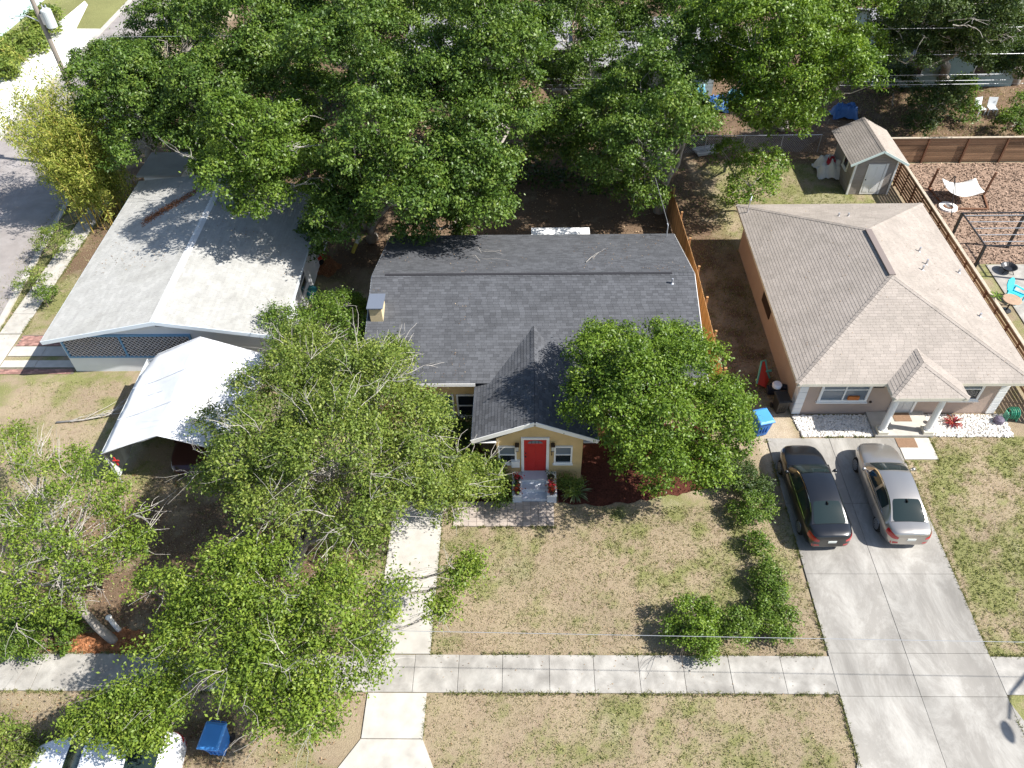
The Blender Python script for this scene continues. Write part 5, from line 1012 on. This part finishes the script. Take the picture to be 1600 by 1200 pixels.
wheelie_bin('upright blue recycling bin at the end of the tan house wall by the driveway', (10.14, 22.22, 0), .25, bin_blue, bin_lid, 'wheeled bins', 1.05)
wheelie_bin('blue recycling bin standing under the tree by the pavement at the bottom left', (-9.95, 8.85, 0), -.1, bin_blue, bin_lid, 'wheeled bins', 1.05)
wheelie_bin('black bin among clutter at the white corner blocks of the tan house', (11.3, 23.5, 0), .1, bin_black, bin_black, 'wheeled bins', .92)

# ------------------------------------------------------------------ small things round the tan house
wp = mat('white_plastic', (.72, .70, .72), .5, .4); gp = mat('green_plastic', (.12, .36, .25), .45, .4); rp = mat('red_plastic', (.62, .05, .03), .45, .4); hose_g = mat('green_hose', (.03, .22, .13), .45, .4); dark_cloth = mat('dark_cloth', (.03, .03, .04), .9, .2)
q = MB(); q.lathe([(.0, 0), (.2, .0), (.22, .12), (.17, .2), (0, .22)], (11.15, 24.1, .95), 14); q.build('bucket', wp); o = bpy.data.objects['bucket']; tag(o, 'white tub among the clutter behind the black bin', 'tub')
t_ = thing('toy_slide', 'green and red plastic toy leaning on the shaded tan wall', 'toy', (10.95, 25.3, 0)); c0 = t_.location
t_.scale = (.7, .7, .7)
q = MB(); q.prism([(-.5, -.5, .35), (.1, -.6, .1), (.45, .1, .2), (.1, .75, 1.25), (-.15, .6, 1.3)], (.05, .05, -.08)); q.build('panel', rp, t_, local=True)
q = MB(); P_ = [(-.52, -.52, .38), (-.17, .62, 1.33), (.12, .78, 1.28), (.3, .3, .6), (.48, .12, .25)]; q.tube(P_, .07, 6); q.build('rim', gp, t_, local=True)
q = MB(); q.tube([(.15, .3, .7), (.55, .35, .75)], .08, 8); q.build('handle', gp, t_, local=True)
q = MB(); 
for k in range(5): q.cbox((11.15 + .12 * k, 24.55 + .1 * (k % 2), .25 + .12 * (k % 3)), (.35, .3, .3), Matrix.Rotation(k * .7, 3, 'Z'))
tag(q.build('storage_crate', dark_cloth, org=(11.3, 24.5, 0)), 'dark heap of crates in the shade behind the black bin', 'crate')
HR = thing('hose_reel', 'green garden hose coiled on a stand at the front right corner of the tan house', 'hose', (21.35, 22.95, 0))
for k in range(7):
    q = MB(); r = .2 + .03 * (k % 3); q.tube([(-.18 + .06 * k, r * math.cos(a) * 1.0, .42 + r * math.sin(a)) for a in np.linspace(0, 2 * PI, 17)], .026, 6); q.build('hose_coil', hose_g, HR, local=True)
q = MB(); q.box(-.25, -.21, -.16, .16, 0, .42); q.box(.21, .25, -.16, .16, 0, .42); q.box(-.25, .25, -.03, .03, .4, .44); q.build('stand', gp, HR, local=True)
q = MB(); q.lathe([(.18, 0), (.22, .1), (.2, .25), (.1, .32)], (20.75, 22.75, 0), 12); tag(q.build('flower_pot', mat('purple_grey_pot', (.12, .1, .14), .6, .3), org=(20.75, 22.75, 0)), 'dark pot on the white stones beside the green hose', 'pot')
mat_b = mat('brown_doormat', (.22, .14, .09), .95, .1, noise=.15, nscale=14)
tag(MB().box(15.93, 16.76, 21.3, 21.82, .05, .066).build('doormat', mat_b, org=(16.3, 21.5, .05)), 'brown doormat on the path in front of the porch', 'doormat')
tag(MB().box(16.2, 16.95, 22.7, 23.2, .152, .168).build('doormat', mat_b, org=(16.5, 22.9, .15)), 'brown doormat on the porch at the front door', 'doormat')
t_ = thing('garden_ornament', 'small red and white ornament on the white stones at the foot of the porch', 'ornament', (17.85, 22.5, 0))
q = MB(); q.lathe([(.16, 0), (.2, .1), (.12, .24), (.04, .3)], (0, 0, 0), 12); q.build('base', wp, t_, local=True); q = MB(); q.lathe([(.0, 0), (.1, .05), (.11, .12), (.0, .2)], (-.1, .1, .28), 12); q.build('top', rp, t_, local=True)
q = MB(); q.box(14.02, 14.5, 23.2, 23.285, 1.0, 1.2); tag(q.build('window_box', mat('orange_card', (.5, .17, .05), .8, .2), org=(14.25, 23.25, 1)), 'orange box on the sill of the wide front window', 'box')
# flower pots on the cheek walls of the steps
terr = mat('dark_pot', (.05, .03, .025), .7, .3); teal_pot = mat('green_pot', (.04, .12, .08), .4, .4)
def flower_pot(label, x, y, z, pm_, fc, seed, r=.13, h=.2, n=90, sp=.2, hh=.22):
    root = thing('flower_pot', label, 'plant pot', (x, y, z), 0, 'potted plants on the step walls'); rg = np.random.default_rng(seed)
    q = MB(); q.lathe([(r * .7, 0), (r, h), (r * 1.08, h), (r * 1.08, h + .025), (r * .8, h + .02)], (0, 0, 0), 14); q.build('pot', pm_, root, local=True)
    c = rg.normal(size=(n, 3)) * np.array([sp * .5, sp * .5, hh * .35]) + np.array([0, 0, h + hh * .5]); o = bpy.data.objects.new('flowers', quads_mesh('flowers', leaf_quads(c, unit(rg.normal(size=(n, 3)) + np.array([0, 0, .8])), rg.uniform(.05, .1, n), rg, .7), fc, rg.random(n))); COL.objects.link(o); o.parent = root; o['kind'] = 'stuff'
    return root
F_RED = leaf_mat('red_flower', [(.5, .01, .03), (.65, .02, .05), (.75, .05, .08), (.06, .12, .03)], .2); F_OR = leaf_mat('orange_flower', [(.5, .1, .02), (.62, .08, .02), (.4, .03, .02), (.08, .13, .03)], .2)
flower_pot('pot of crimson flowers on the left step wall next to the front wall', -.43, 19.22, .5, terr, F_RED, 1); flower_pot('green pot between the two flowering pots on the left step wall', -.43, 18.85, .5, teal_pot, L_DARK, 2, n=30)
flower_pot('pot of orange flowers at the outer end of the left step wall', -.43, 18.58, .5, terr, F_OR, 3); flower_pot('dark pot with a trailing plant on the right step wall next to the front wall', .95, 19.25, .5, terr, L_DARK, 4, n=60, sp=.3)
flower_pot('pot of bright red flowers in the middle of the right step wall', .95, 18.82, .5, terr, F_RED, 5); flower_pot('pot of orange red flowers at the outer end of the right step wall', .98, 18.57, .5, terr, F_OR, 6)
# ------------------------------------------------------------------ far right yard
t_ = thing('hammock', 'white cloth hammock slung between two brown posts in the wood chip yard', 'hammock', (26, 40.8, 0)); V = []; Fq = []
for j in range(9):
    for i in range(11):
        s_, t = i / 10, j / 8; V.append((-1.15 + 2.0 * s_ + .1 * (t - .5), -.95 + 1.5 * t, .95 - .3 * math.sin(PI * s_) - .1 * math.sin(PI * t) + .12 * (s_ - .5) ** 2))
for j in range(8):
    for i in range(10): a = j * 11 + i; Fq.append((a, a + 1, a + 12, a + 11))
mb = MB(); mb.raw(V, Fq); o = mb.build('cloth', mat('white_cloth', (.72, .70, .66), .8, .2, noise=.05, nscale=3), t_, smooth=True, local=True); o.modifiers.new('solid', 'SOLIDIFY').thickness = .02
for (a, b) in (((-1.4, .95, 0), (-1.55, .55, 1.6)), ((1.55, .1, 0), (1.65, .1, 1.6))): q = MB(); q.beam(a, b, .1, .1, up=(0, 1, 0)); q.build('post', post_m, t_, local=True)
q = MB(); q.beam((-1.4, .9, .06), (-1.2, -1.3, .06), .1, .1); q.beam((-1.2, -1.3, .06), (1.2, -1.4, .06), .1, .1); q.beam((1.2, -1.4, .06), (1.55, .1, .06), .1, .1); q.build('base_frame', post_m, t_, local=True)
t_ = thing('fire_ring', 'white ring with a dark centre on the wood chips beside the slat fence', 'ring', (24.95, 39.65, 0)); q = MB(); q.lathe([(.3, .02), (.3, .12), (.52, .12), (.54, .02)], (0, 0, 0), 20); q.build('rim', white, t_, local=True); q = MB(); q.lathe([(.0, .02), (.29, .03)], (0, 0, 0), 20); q.build('bed', mat('ash_grey', (.2, .2, .2), .9, .1, noise=.4, nscale=9), t_, local=True)
t_ = thing('swing_frame', 'thin black tripod frame standing over the white ring', 'frame', (24.7, 39.6, 0))
for (a, b) in (((-.6, .6, 0), (.0, .3, 2.)), ((.9, .5, 0), (0, .3, 2.)), ((.1, -.9, 0), (0, .3, 2.))): q = MB(); q.tube([a, b], .022, 6); q.build('leg', black_m, t_, local=True)
t_ = thing('gazebo_frame', 'black metal gazebo frame without its cover beside the slat fence', 'gazebo', (24.8, 34.2, 0)); x0, x1, y0, y1 = -1.45, 1.9, -1.5, 1.45
for (x, y) in ((x0, y1), (x1, y1), (x0, y0), (x1, y0)): q = MB(); q.box(x - .06, x + .06, y - .06, y + .06, 0, 2.3); q.build('post', black_m, t_, local=True)
for (a, b) in (((x0, y1, 2.3), (x1, y1, 2.3)), ((x0, y0, 2.3), (x1, y0, 2.3)), ((x0, y0, 2.3), (x0, y1, 2.3)), ((x1, y0, 2.3), (x1, y1, 2.3)), ((x0, y1, 2.12), (x1, y1, 2.12))): q = MB(); q.beam(a, b, .06, .06); q.build('beam', black_m, t_, local=True)
for k in range(5): y = y0 + (k + .5) * (y1 - y0) / 5; q = MB(); q.beam((x0, y, 2.34), (x1 + .4, y, 2.34), .03, .03); q.build('rafter', galv, t_, local=True)
t_ = thing('fire_pit', 'black round fire pit at the edge of the patio', 'fire pit', (25.75, 33.5, .04)); q = MB(); q.lathe([(.25, .15), (.4, .3), (.42, .34), (.36, .32), (.2, .2)], (0, 0, 0), 16); q.build('bowl', black_m, t_, local=True)
for k in range(4): a = k * PI / 2 + .6; q = MB(); q.tube([(.25 * math.cos(a), .25 * math.sin(a), .2), (.4 * math.cos(a), .4 * math.sin(a), 0)], .02, 6); q.build('leg', black_m, t_, local=True)
aqua = mat('aqua_plastic', (.05, .55, .66), .45, .4); t_ = thing('garden_chair', 'bright turquoise garden chair on the patio behind the slat fence', 'chair', (25.05, 31.1, .04), .6)
q = MB(); q.prism([(-.3, -.3, .42), (.3, -.3, .42), (.28, .3, .36), (-.28, .3, .36)], (0, 0, -.04)); q.build('seat', aqua, t_, local=True)
q = MB(); q.prism([(-.27, .3, .38), (.27, .3, .38), (.33, .5, .85), (.2, .58, 1.02), (-.2, .58, 1.02), (-.33, .5, .85)], (0, .04, -.02)); q.build('backrest', aqua, t_, local=True)
for sx in (-1, 1):
    q = MB(); q.box(sx * .33 - .05, sx * .33 + .05, -.35, .38, .58, .61); q.build('arm', aqua, t_, local=True)
    for y in (-.3, .32): q = MB(); q.box(sx * .31 - .025, sx * .31 + .025, y - .03, y + .03, 0, .58); q.build('leg', aqua, t_, local=True)
t_ = thing('round_table', 'small round brown table top showing over the slat fence beside the turquoise chair', 'table', (24.35, 30.3, .04)); q = MB(); q.lathe([(.42, .68), (.45, .7), (.45, .72), (.42, .73)], (0, 0, 0), 20); q.build('top', mat('tan_wood', (.36, .25, .17), .7, .3, noise=.15, nscale=6), t_, local=True); q = MB(); q.lathe([(.25, 0), (.04, .05), (.035, .68)], (0, 0, 0), 10); q.build('leg', black_m, t_, local=True)
# beyond the back fence
bt = mat('blue_tarp', (.05, .15, .38), .45, .4, noise=.15, nscale=3); tq = mat('turquoise_sheet', (.13, .33, .42), .45, .4, noise=.1, nscale=3)
def drape(name, label, cat, c, rx, ry, h, m, seed, n=30, group=None):
    rg = np.random.default_rng(seed); g = np.linspace(-1, 1, n); X_, Y_ = np.meshgrid(g, g); hgt = np.clip(1.15 - (X_ ** 4 + Y_ ** 4), 0, 1) * h * (.35 + 1.2 * fnoise(X_ * 2 + seed, Y_ * 2, 2.0, seed)) + .02
    V = np.stack([c[0] + X_ * rx * (1 + .06 * np.sin(5 * Y_ + seed)), c[1] + Y_ * ry * (1 + .06 * np.sin(4 * X_)) + .1 * rx * X_ * Y_, hgt + .05 * np.sin(9 * X_ + 4 * Y_ + seed) * (hgt > .1)], -1).reshape(-1, 3); mb = MB(); mb.raw(V, [(j * n + i, j * n + i + 1, (j + 1) * n + i + 1, (j + 1) * n + i) for j in range(n - 1) for i in range(n - 1)])
    return tag(mb.build(name, m, org=(c[0], c[1], 0), smooth=True), label, cat, group)
drape('tarpaulin', 'crumpled blue tarpaulin directly behind the shed roof', 'tarpaulin', at(1318, 180), .9, .7, .7, bt, 1); drape('tarpaulin', 'turquoise sheet under the trees left of the pale boards', 'tarpaulin', at(1148, 160), .7, .55, .8, tq, 2); drape('tarpaulin', 'dark blue cover in the tree shade beside the turquoise sheet', 'tarpaulin', at(1118, 170), .9, .6, .7, bt, 3); drape('tarpaulin', 'leftmost pale teal cover glimpsed through the leaves', 'tarpaulin', at(1085, 156), .8, .6, .9, tq, 4)
drape('dust_sheet', 'heap of white cloth lying against the left wall of the shed', 'cloth', at(1292, 268), .75, 1.0, .8, mat('white_cloth', (.72, .7, .66)), 5); drape('cushion', 'red and blue bundle on the white cloth beside the shed', 'bundle', (18.95, 43.6), .3, .3, .95, mat('red_cloth', (.4, .04, .06), .9, .1), 6)
bd = mat('pale_board', (.62, .5, .44), .8, .2, noise=.1, nscale=3)
tag(MB().cbox((*at(1245, 180, .5)[:2], .55), (1.7, 1.2, .06), Matrix.Rotation(.5, 3, 'X') @ Matrix.Rotation(.4, 3, 'Z')).build('board', bd, org=(*at(1245, 180, .5)[:2], 0)), 'large pale pink board leaning beyond the chain link fence', 'board'); tag(MB().cbox((*at(1240, 198)[:2], .3), (1.3, .05, .7), Matrix.Rotation(-.5, 3, 'X')).build('board', mat('tan_board', (.42, .32, .2), .8, .2, noise=.1, nscale=3), org=(*at(1240, 198)[:2], 0)), 'small tan board below the pale pink board beyond the chain link fence', 'board')
t_ = thing('pallet_stack', 'pale weathered lumber stacked on the back lawn beside the fence end', 'lumber', (*at(1103, 238)[:2], 0), .3)
for k in range(8): q = MB(); q.cr = random.random(); q.box(-.8, .8, -.5 + .13 * k, -.4 + .13 * k, .1 + .04 * (k % 3), .16 + .04 * (k % 3)); q.build('plank', mat('grey_plank', (.5, .48, .45), .85, .2, rnd=.2), t_, local=True)
wm = mat('white_chair', (.70, .72, .74), .5, .4)
for k, (lab, px) in enumerate((('left white garden chair of the pair behind the slat fence', 1528), ('right white garden chair of the pair behind the slat fence', 1547))):
    p = at(px, 178); t_ = thing('garden_chair', lab, 'chair', (p.x, p.y, 0), .3 - .4 * k, 'white garden chairs')
    q = MB(); q.box(-.28, .28, -.28, .28, .4, .44); q.build('seat', wm, t_, local=True); q = MB(); q.prism([(-.28, .28, .44), (.28, .28, .44), (.3, .45, 1.0), (-.3, .45, 1.0)], (0, .04, -.01)); q.build('backrest', wm, t_, local=True)
    for sx in (-1, 1):
        for y in (-.25, .25): q = MB(); q.box(sx * .26 - .025, sx * .26 + .025, y - .025, y + .025, 0, .4); q.build('leg', wm, t_, local=True)
# ------------------------------------------------------------------ houses glimpsed behind
sh_back = mat('grey_roof', (.26, .26, .27), .9, .2, noise=.15, nscale=2, rnd=.2); back_wall = mat('dusty_wall', (.42, .42, .40), .9, .2, noise=.1, nscale=2); teal_wall = mat('teal_wall', (.30, .40, .40), .9, .2, noise=.1, nscale=2)
def back_house(label, x0, x1, y0, y1, h, r, wm_, rm, eave):
    t_ = thing('house', label, 'house', ((x0 + x1) / 2, y0, 0), 0, 'houses glimpsed behind the trees'); yc = (y0 + y1) / 2
    q = MB(); q.box(x0, x1, y0, y1, -.05, h); [q.prism([(xg, y0, h), (xg, yc, h + r - .1), (xg, y1, h)], (.1, 0, 0)) for xg in (x0, x1 - .1)]; q.build('wall', wm_, t_)
    shingles(t_, [[(x0 - .4, y0 - .5, h), (x1 + .4, y0 - .5, h), (x1 + .4, yc, h + r), (x0 - .4, yc, h + r)], [(x1 + .4, y1 + .5, h), (x0 - .4, y1 + .5, h), (x0 - .4, yc, h + r), (x1 + .4, yc, h + r)]], rm, tab=.5, expo=.28, seed=int(x0) + 90)
    q = MB(); q.box(x0 - .4, x1 + .4, y0 - .54, y0 - .505, h - .16, h); q.build('fascia', eave, t_)
    n = max(2, int((x1 - x0) / 3.4))
    for k in range(n): xc = x0 + (k + .5) * (x1 - x0) / n; window(t_, 'S', y0, xc - .6, xc + .6, .95, 2.1)
    return t_
back_house('grey roofed house at the top edge with a pale eave above the turquoise sheet', 4.5, 13.5, 54.5, 62, 2.6, 1.6, back_wall, sh_back, white)
back_house('grey roofed house seen through the treetops behind the forked tree', -8.5, 3.0, 57.5, 64.5, 2.6, 1.6, back_wall, sh_back, white)
back_house('dusty teal house with dark window at the top right under the wires', 25.5, 35.5, 55.5, 63, 2.7, 1.4, teal_wall, sh_back, teal_wall)
t_ = thing('pool_enclosure', 'pale teal screened enclosure corner at the upper left edge beyond the white forecourt', 'enclosure', (-48, 68, 0)); q = MB(); q.box(-3.2, 3.0, -9, 8, 0, 2.3); q.build('wall', mat('pale_teal_panel', (.45, .6, .62), .5, .4, noise=.1, nscale=1), t_, local=True); q = MB()
for y in (-9, -6, -3, 0, 3, 6): q.box(-3.3, 3.1, y - .06, y + .06, 2.3, 2.4)
q.box(2.95, 3.1, -9, 8, 2.3, 2.42); q.build('roof_frame', mat('dark_frame', (.12, .14, .15), .5, .4), t_, local=True)
# ------------------------------------------------------------------ utility pole, wires, street lamp
wood_p = mat('pole_wood', (.27, .235, .20), .9, .1, noise=.2, nscale=4, stretch=(1, 1, .1)); UP = Vector((-27.5, 44.95, 0))
t_ = thing('utility_pole', 'wooden utility pole with a grey transformer behind the bamboo', 'utility pole', UP); q = MB(); q.tube([(0, 0, -.1), (0, 0, 11.8)], [.17, .12], 10); q.build('pole', wood_p, t_, local=True)
q = MB(); q.lathe([(.0, 0), (.26, .02), (.29, .06), (.29, .95), (.27, 1.0), (.12, 1.08), (0, 1.1)], (.5, 0, 9.0), 18); tr = q.build('transformer', mat('transformer_grey', (.55, .58, .58), .5, .4), t_, local=True, smooth=False)
for x in (-.1, .1): q = MB(); q.lathe([(.05, 0), (.06, .08), (.03, .12), (.05, .16), (.02, .25)], (.5 + x, 0, 10.02), 8); q.build('bushing', galv, tr, local=True)
q = MB(); q.box(.1, .25, -.1, .1, 9.2, 9.8); q.build('bracket', galv, t_, local=True)
q = MB(); q.tube([(0, 0, 9.3), (-.6, -.1, 9.7), (-1.3, -.2, 9.75)], .03, 8); q.build('lamp_arm', galv, t_, local=True); q = MB(); q.lathe([(.0, 0), (.12, .02), (.17, .1), (.1, .2), (0, .22)], (-1.4, -.2, 9.62), 12); q.build('lamp_head', white, t_, local=True)
q = MB(); q.beam((-1.1, 0, 11.2), (1.1, 0, 11.2), .1, .12); q.build('crossarm', wood_p, t_, local=True)
wire_m = mat('bare_wire', (.38, .39, .40), .4, .5, .4)
def wire(label, a, b, sag, r=.014, group='overhead wires across the back yards'):
    a, b = Vector(a), Vector(b); q = MB(); q.tube([a.lerp(b, i / 24) - Vector((0, 0, sag * math.sin(PI * i / 24))) for i in range(25)], r, 5); return tag(q.build('wire', wire_m, org=a), label, 'wire', group)
wa = UP
for lab, z0 in (('top overhead wire at the upper right', 8.35), ('second overhead wire from the top at the upper right', 6.85), ('middle overhead wire of the five at the upper right', 5.66), ('fourth overhead wire of the five at the upper right', 5.30), ('lowest overhead wire of the five at the upper right', 5.08)):
    wire(lab, (-27.5, 45, z0 + .1), (62, 45, z0 + .12), .12, .013 if z0 != 6.85 else .016)
wire('thin service wire crossing low above the front lawn and pavement', (-9.0, 10.85, 4.3), (40, 10.3, 4.0), .1, .009, 'service wires')
wire('service wire dropping to the mast at the back corner of the charcoal roof', (7.05, 32.6, 3.8), (6.2, 45, 6.0), .3, .012, 'service wires')
t_ = thing('street_lamp', 'curved street lamp standing just off the right edge, its shadow on the driveway', 'street lamp', (23.6, 10.3, 0)); q = MB(); q.tube([(0, 0, -.1), (0, 0, 6.3), (-.1, -.25, 7.1), (-.45, -1.0, 7.6), (-.75, -1.9, 7.75)], [.1, .08, .06, .05, .04], 10); q.build('pole', galv, t_, local=True)
q = MB(); q.lathe([(.0, -.08), (.12, -.06), (.17, .0), (.14, .08), (0, .12)], (0, 0, 0), 14); q.v = [(x - .95, y * 2.2 - 2.3, z + 7.75) for x, y, z in q.v]; q.build('lamp_head', galv, t_, local=True)
# ------------------------------------------------------------------ fallen wood
def twig(name, label, pts, r, sub, seed, cat='branch', group=None):
    rg = random.Random(seed); q = MB(); P_ = [Vector(p) for p in pts]; q.tube(P_, [r * (1 - .7 * i / (len(P_) - 1)) for i in range(len(P_))], 5)
    for _ in range(sub):
        i = rg.randint(1, len(P_) - 1); s_ = P_[i - 1].lerp(P_[i], rg.random()); d = (P_[-1] - P_[0]).normalized(); e = s_ + Vector((d.x + rg.gauss(0, .35), d.y + rg.gauss(0, .35), 0)) * rg.uniform(.4, 1.4); e.z = max(s_.z, .03) + rg.uniform(0, .25); limb(q, s_, e, r * .45, r * .15, rg, 4, .08, 4)
    return tag(q.build(name, twig_m, org=P_[0], smooth=True), label, cat, group)
twig('fallen_branch', 'long bare fallen branch with many side twigs on the left lawn beside the canopy', [at(88, 660, .06), at(130, 656, .1), at(170, 648, .2), at(205, 625, .3)], .05, 22, 1)
for k, (lab, pa, pb) in enumerate((('curved pale twig in the middle of the charcoal roof back slope', (728, 405), (750, 412)), ('small forked twig near the top edge of the charcoal roof', (735, 384), (752, 392)), ('short pale twig right of the middle on the charcoal roof', (915, 417), (928, 410)))):
    zf = lambda v: 4.52 - (4.52 - 2.95) * max(0, (v.y - RYR)) / (RYB - RYR) + .05
    a, b = at(*pa, 3.9), at(*pb, 3.9)
    for p in (a, b): p.z = zf(p)
    mid = a.lerp(b, .5) + Vector((.1, .25, .05)); twig('roof_twig', lab, [a, mid, b], .022, 3, 30 + k, 'twig', 'twigs on the charcoal roof')

# ------------------------------------------------------------------ odds and ends between the houses
yel = mat('yellow_paint', (.55, .45, .08), .6, .3); t_ = thing('marker_pole', 'white pole with yellow ends leaning between the grey and charcoal roofs', 'pole', at(551, 396), 0); a = Vector((0, 0, .02)); b = at(571, 345, 1.3) - at(551, 396)
for (u, v, m_) in ((0, .3, yel), (.3, .62, white), (.62, 1, yel)): q = MB(); q.tube([a.lerp(b, u), a.lerp(b, v)], .11, 10); q.build('band', m_, t_, local=True)
q = MB(); q.lathe([(.3, 0), (.36, .5), (.4, .52), (.4, .56), (.0, .66)], (0, 0, 0), 14); q.v = [(x + at(487, 466).x, y + at(487, 466).y, z) for x, y, z in q.v]; tag(q.build('lidded_tub', mat('teal_plastic', (.03, .2, .22), .5, .4), org=at(487, 466)), 'teal round tub beside the right eave of the grey-roofed house', 'tub')
p = at(474, 462); t_ = thing('storage_box', 'white box beside the teal tub along the grey-roofed house', 'box', p, .4); q = MB(); q.box(-.35, .35, -.25, .25, 0, .45); bevel(q.build('body', wp, t_, local=True), .03, 2); q = MB(); q.box(-.37, .37, -.27, .27, .45, .52); bevel(q.build('lid', wp, t_, local=True), .02, 2)
p = at(492, 415); t_ = thing('garden_trolley', 'red and teal garden trolley in the tree shade by the grey roof', 'trolley', p, .9); q = MB(); q.raw([(-.4, -.25, .35), (.4, -.25, .35), (.4, .25, .35), (-.4, .25, .35), (-.5, -.35, .65), (.5, -.35, .65), (.5, .35, .65), (-.5, .35, .65)], [(3, 2, 1, 0), (0, 1, 5, 4), (1, 2, 6, 5), (2, 3, 7, 6), (3, 0, 4, 7)]); q.build('tray', rp, t_, local=True)
for sx in (-.3, .3):
    for y in (-.25, .25): q = MB(); q.tube([(sx, y - .03, .16), (sx, y + .03, .16)], .16, 12); q.build('wheel', tyre, t_, local=True)
q = MB(); q.tube([(.45, 0, .4), (.95, 0, .8), (1.0, 0, .85)], .025, 6); q.build('handle', MATS['teal_plastic'], t_, local=True)
p = at(186, 985); t_ = thing('marker_post', 'short white post beside the foot of the leaning trunk', 'post', p); q = MB(); q.tube([(0, 0, -.05), (-.05, .05, .85)], [.09, .08], 10); q.build('pipe', white, t_, local=True); q = MB(); q.lathe([(.1, 0), (.11, .06), (.06, .12), (0, .13)], (-.05, .05, .84), 10); q.build('cap', white, t_, local=True)
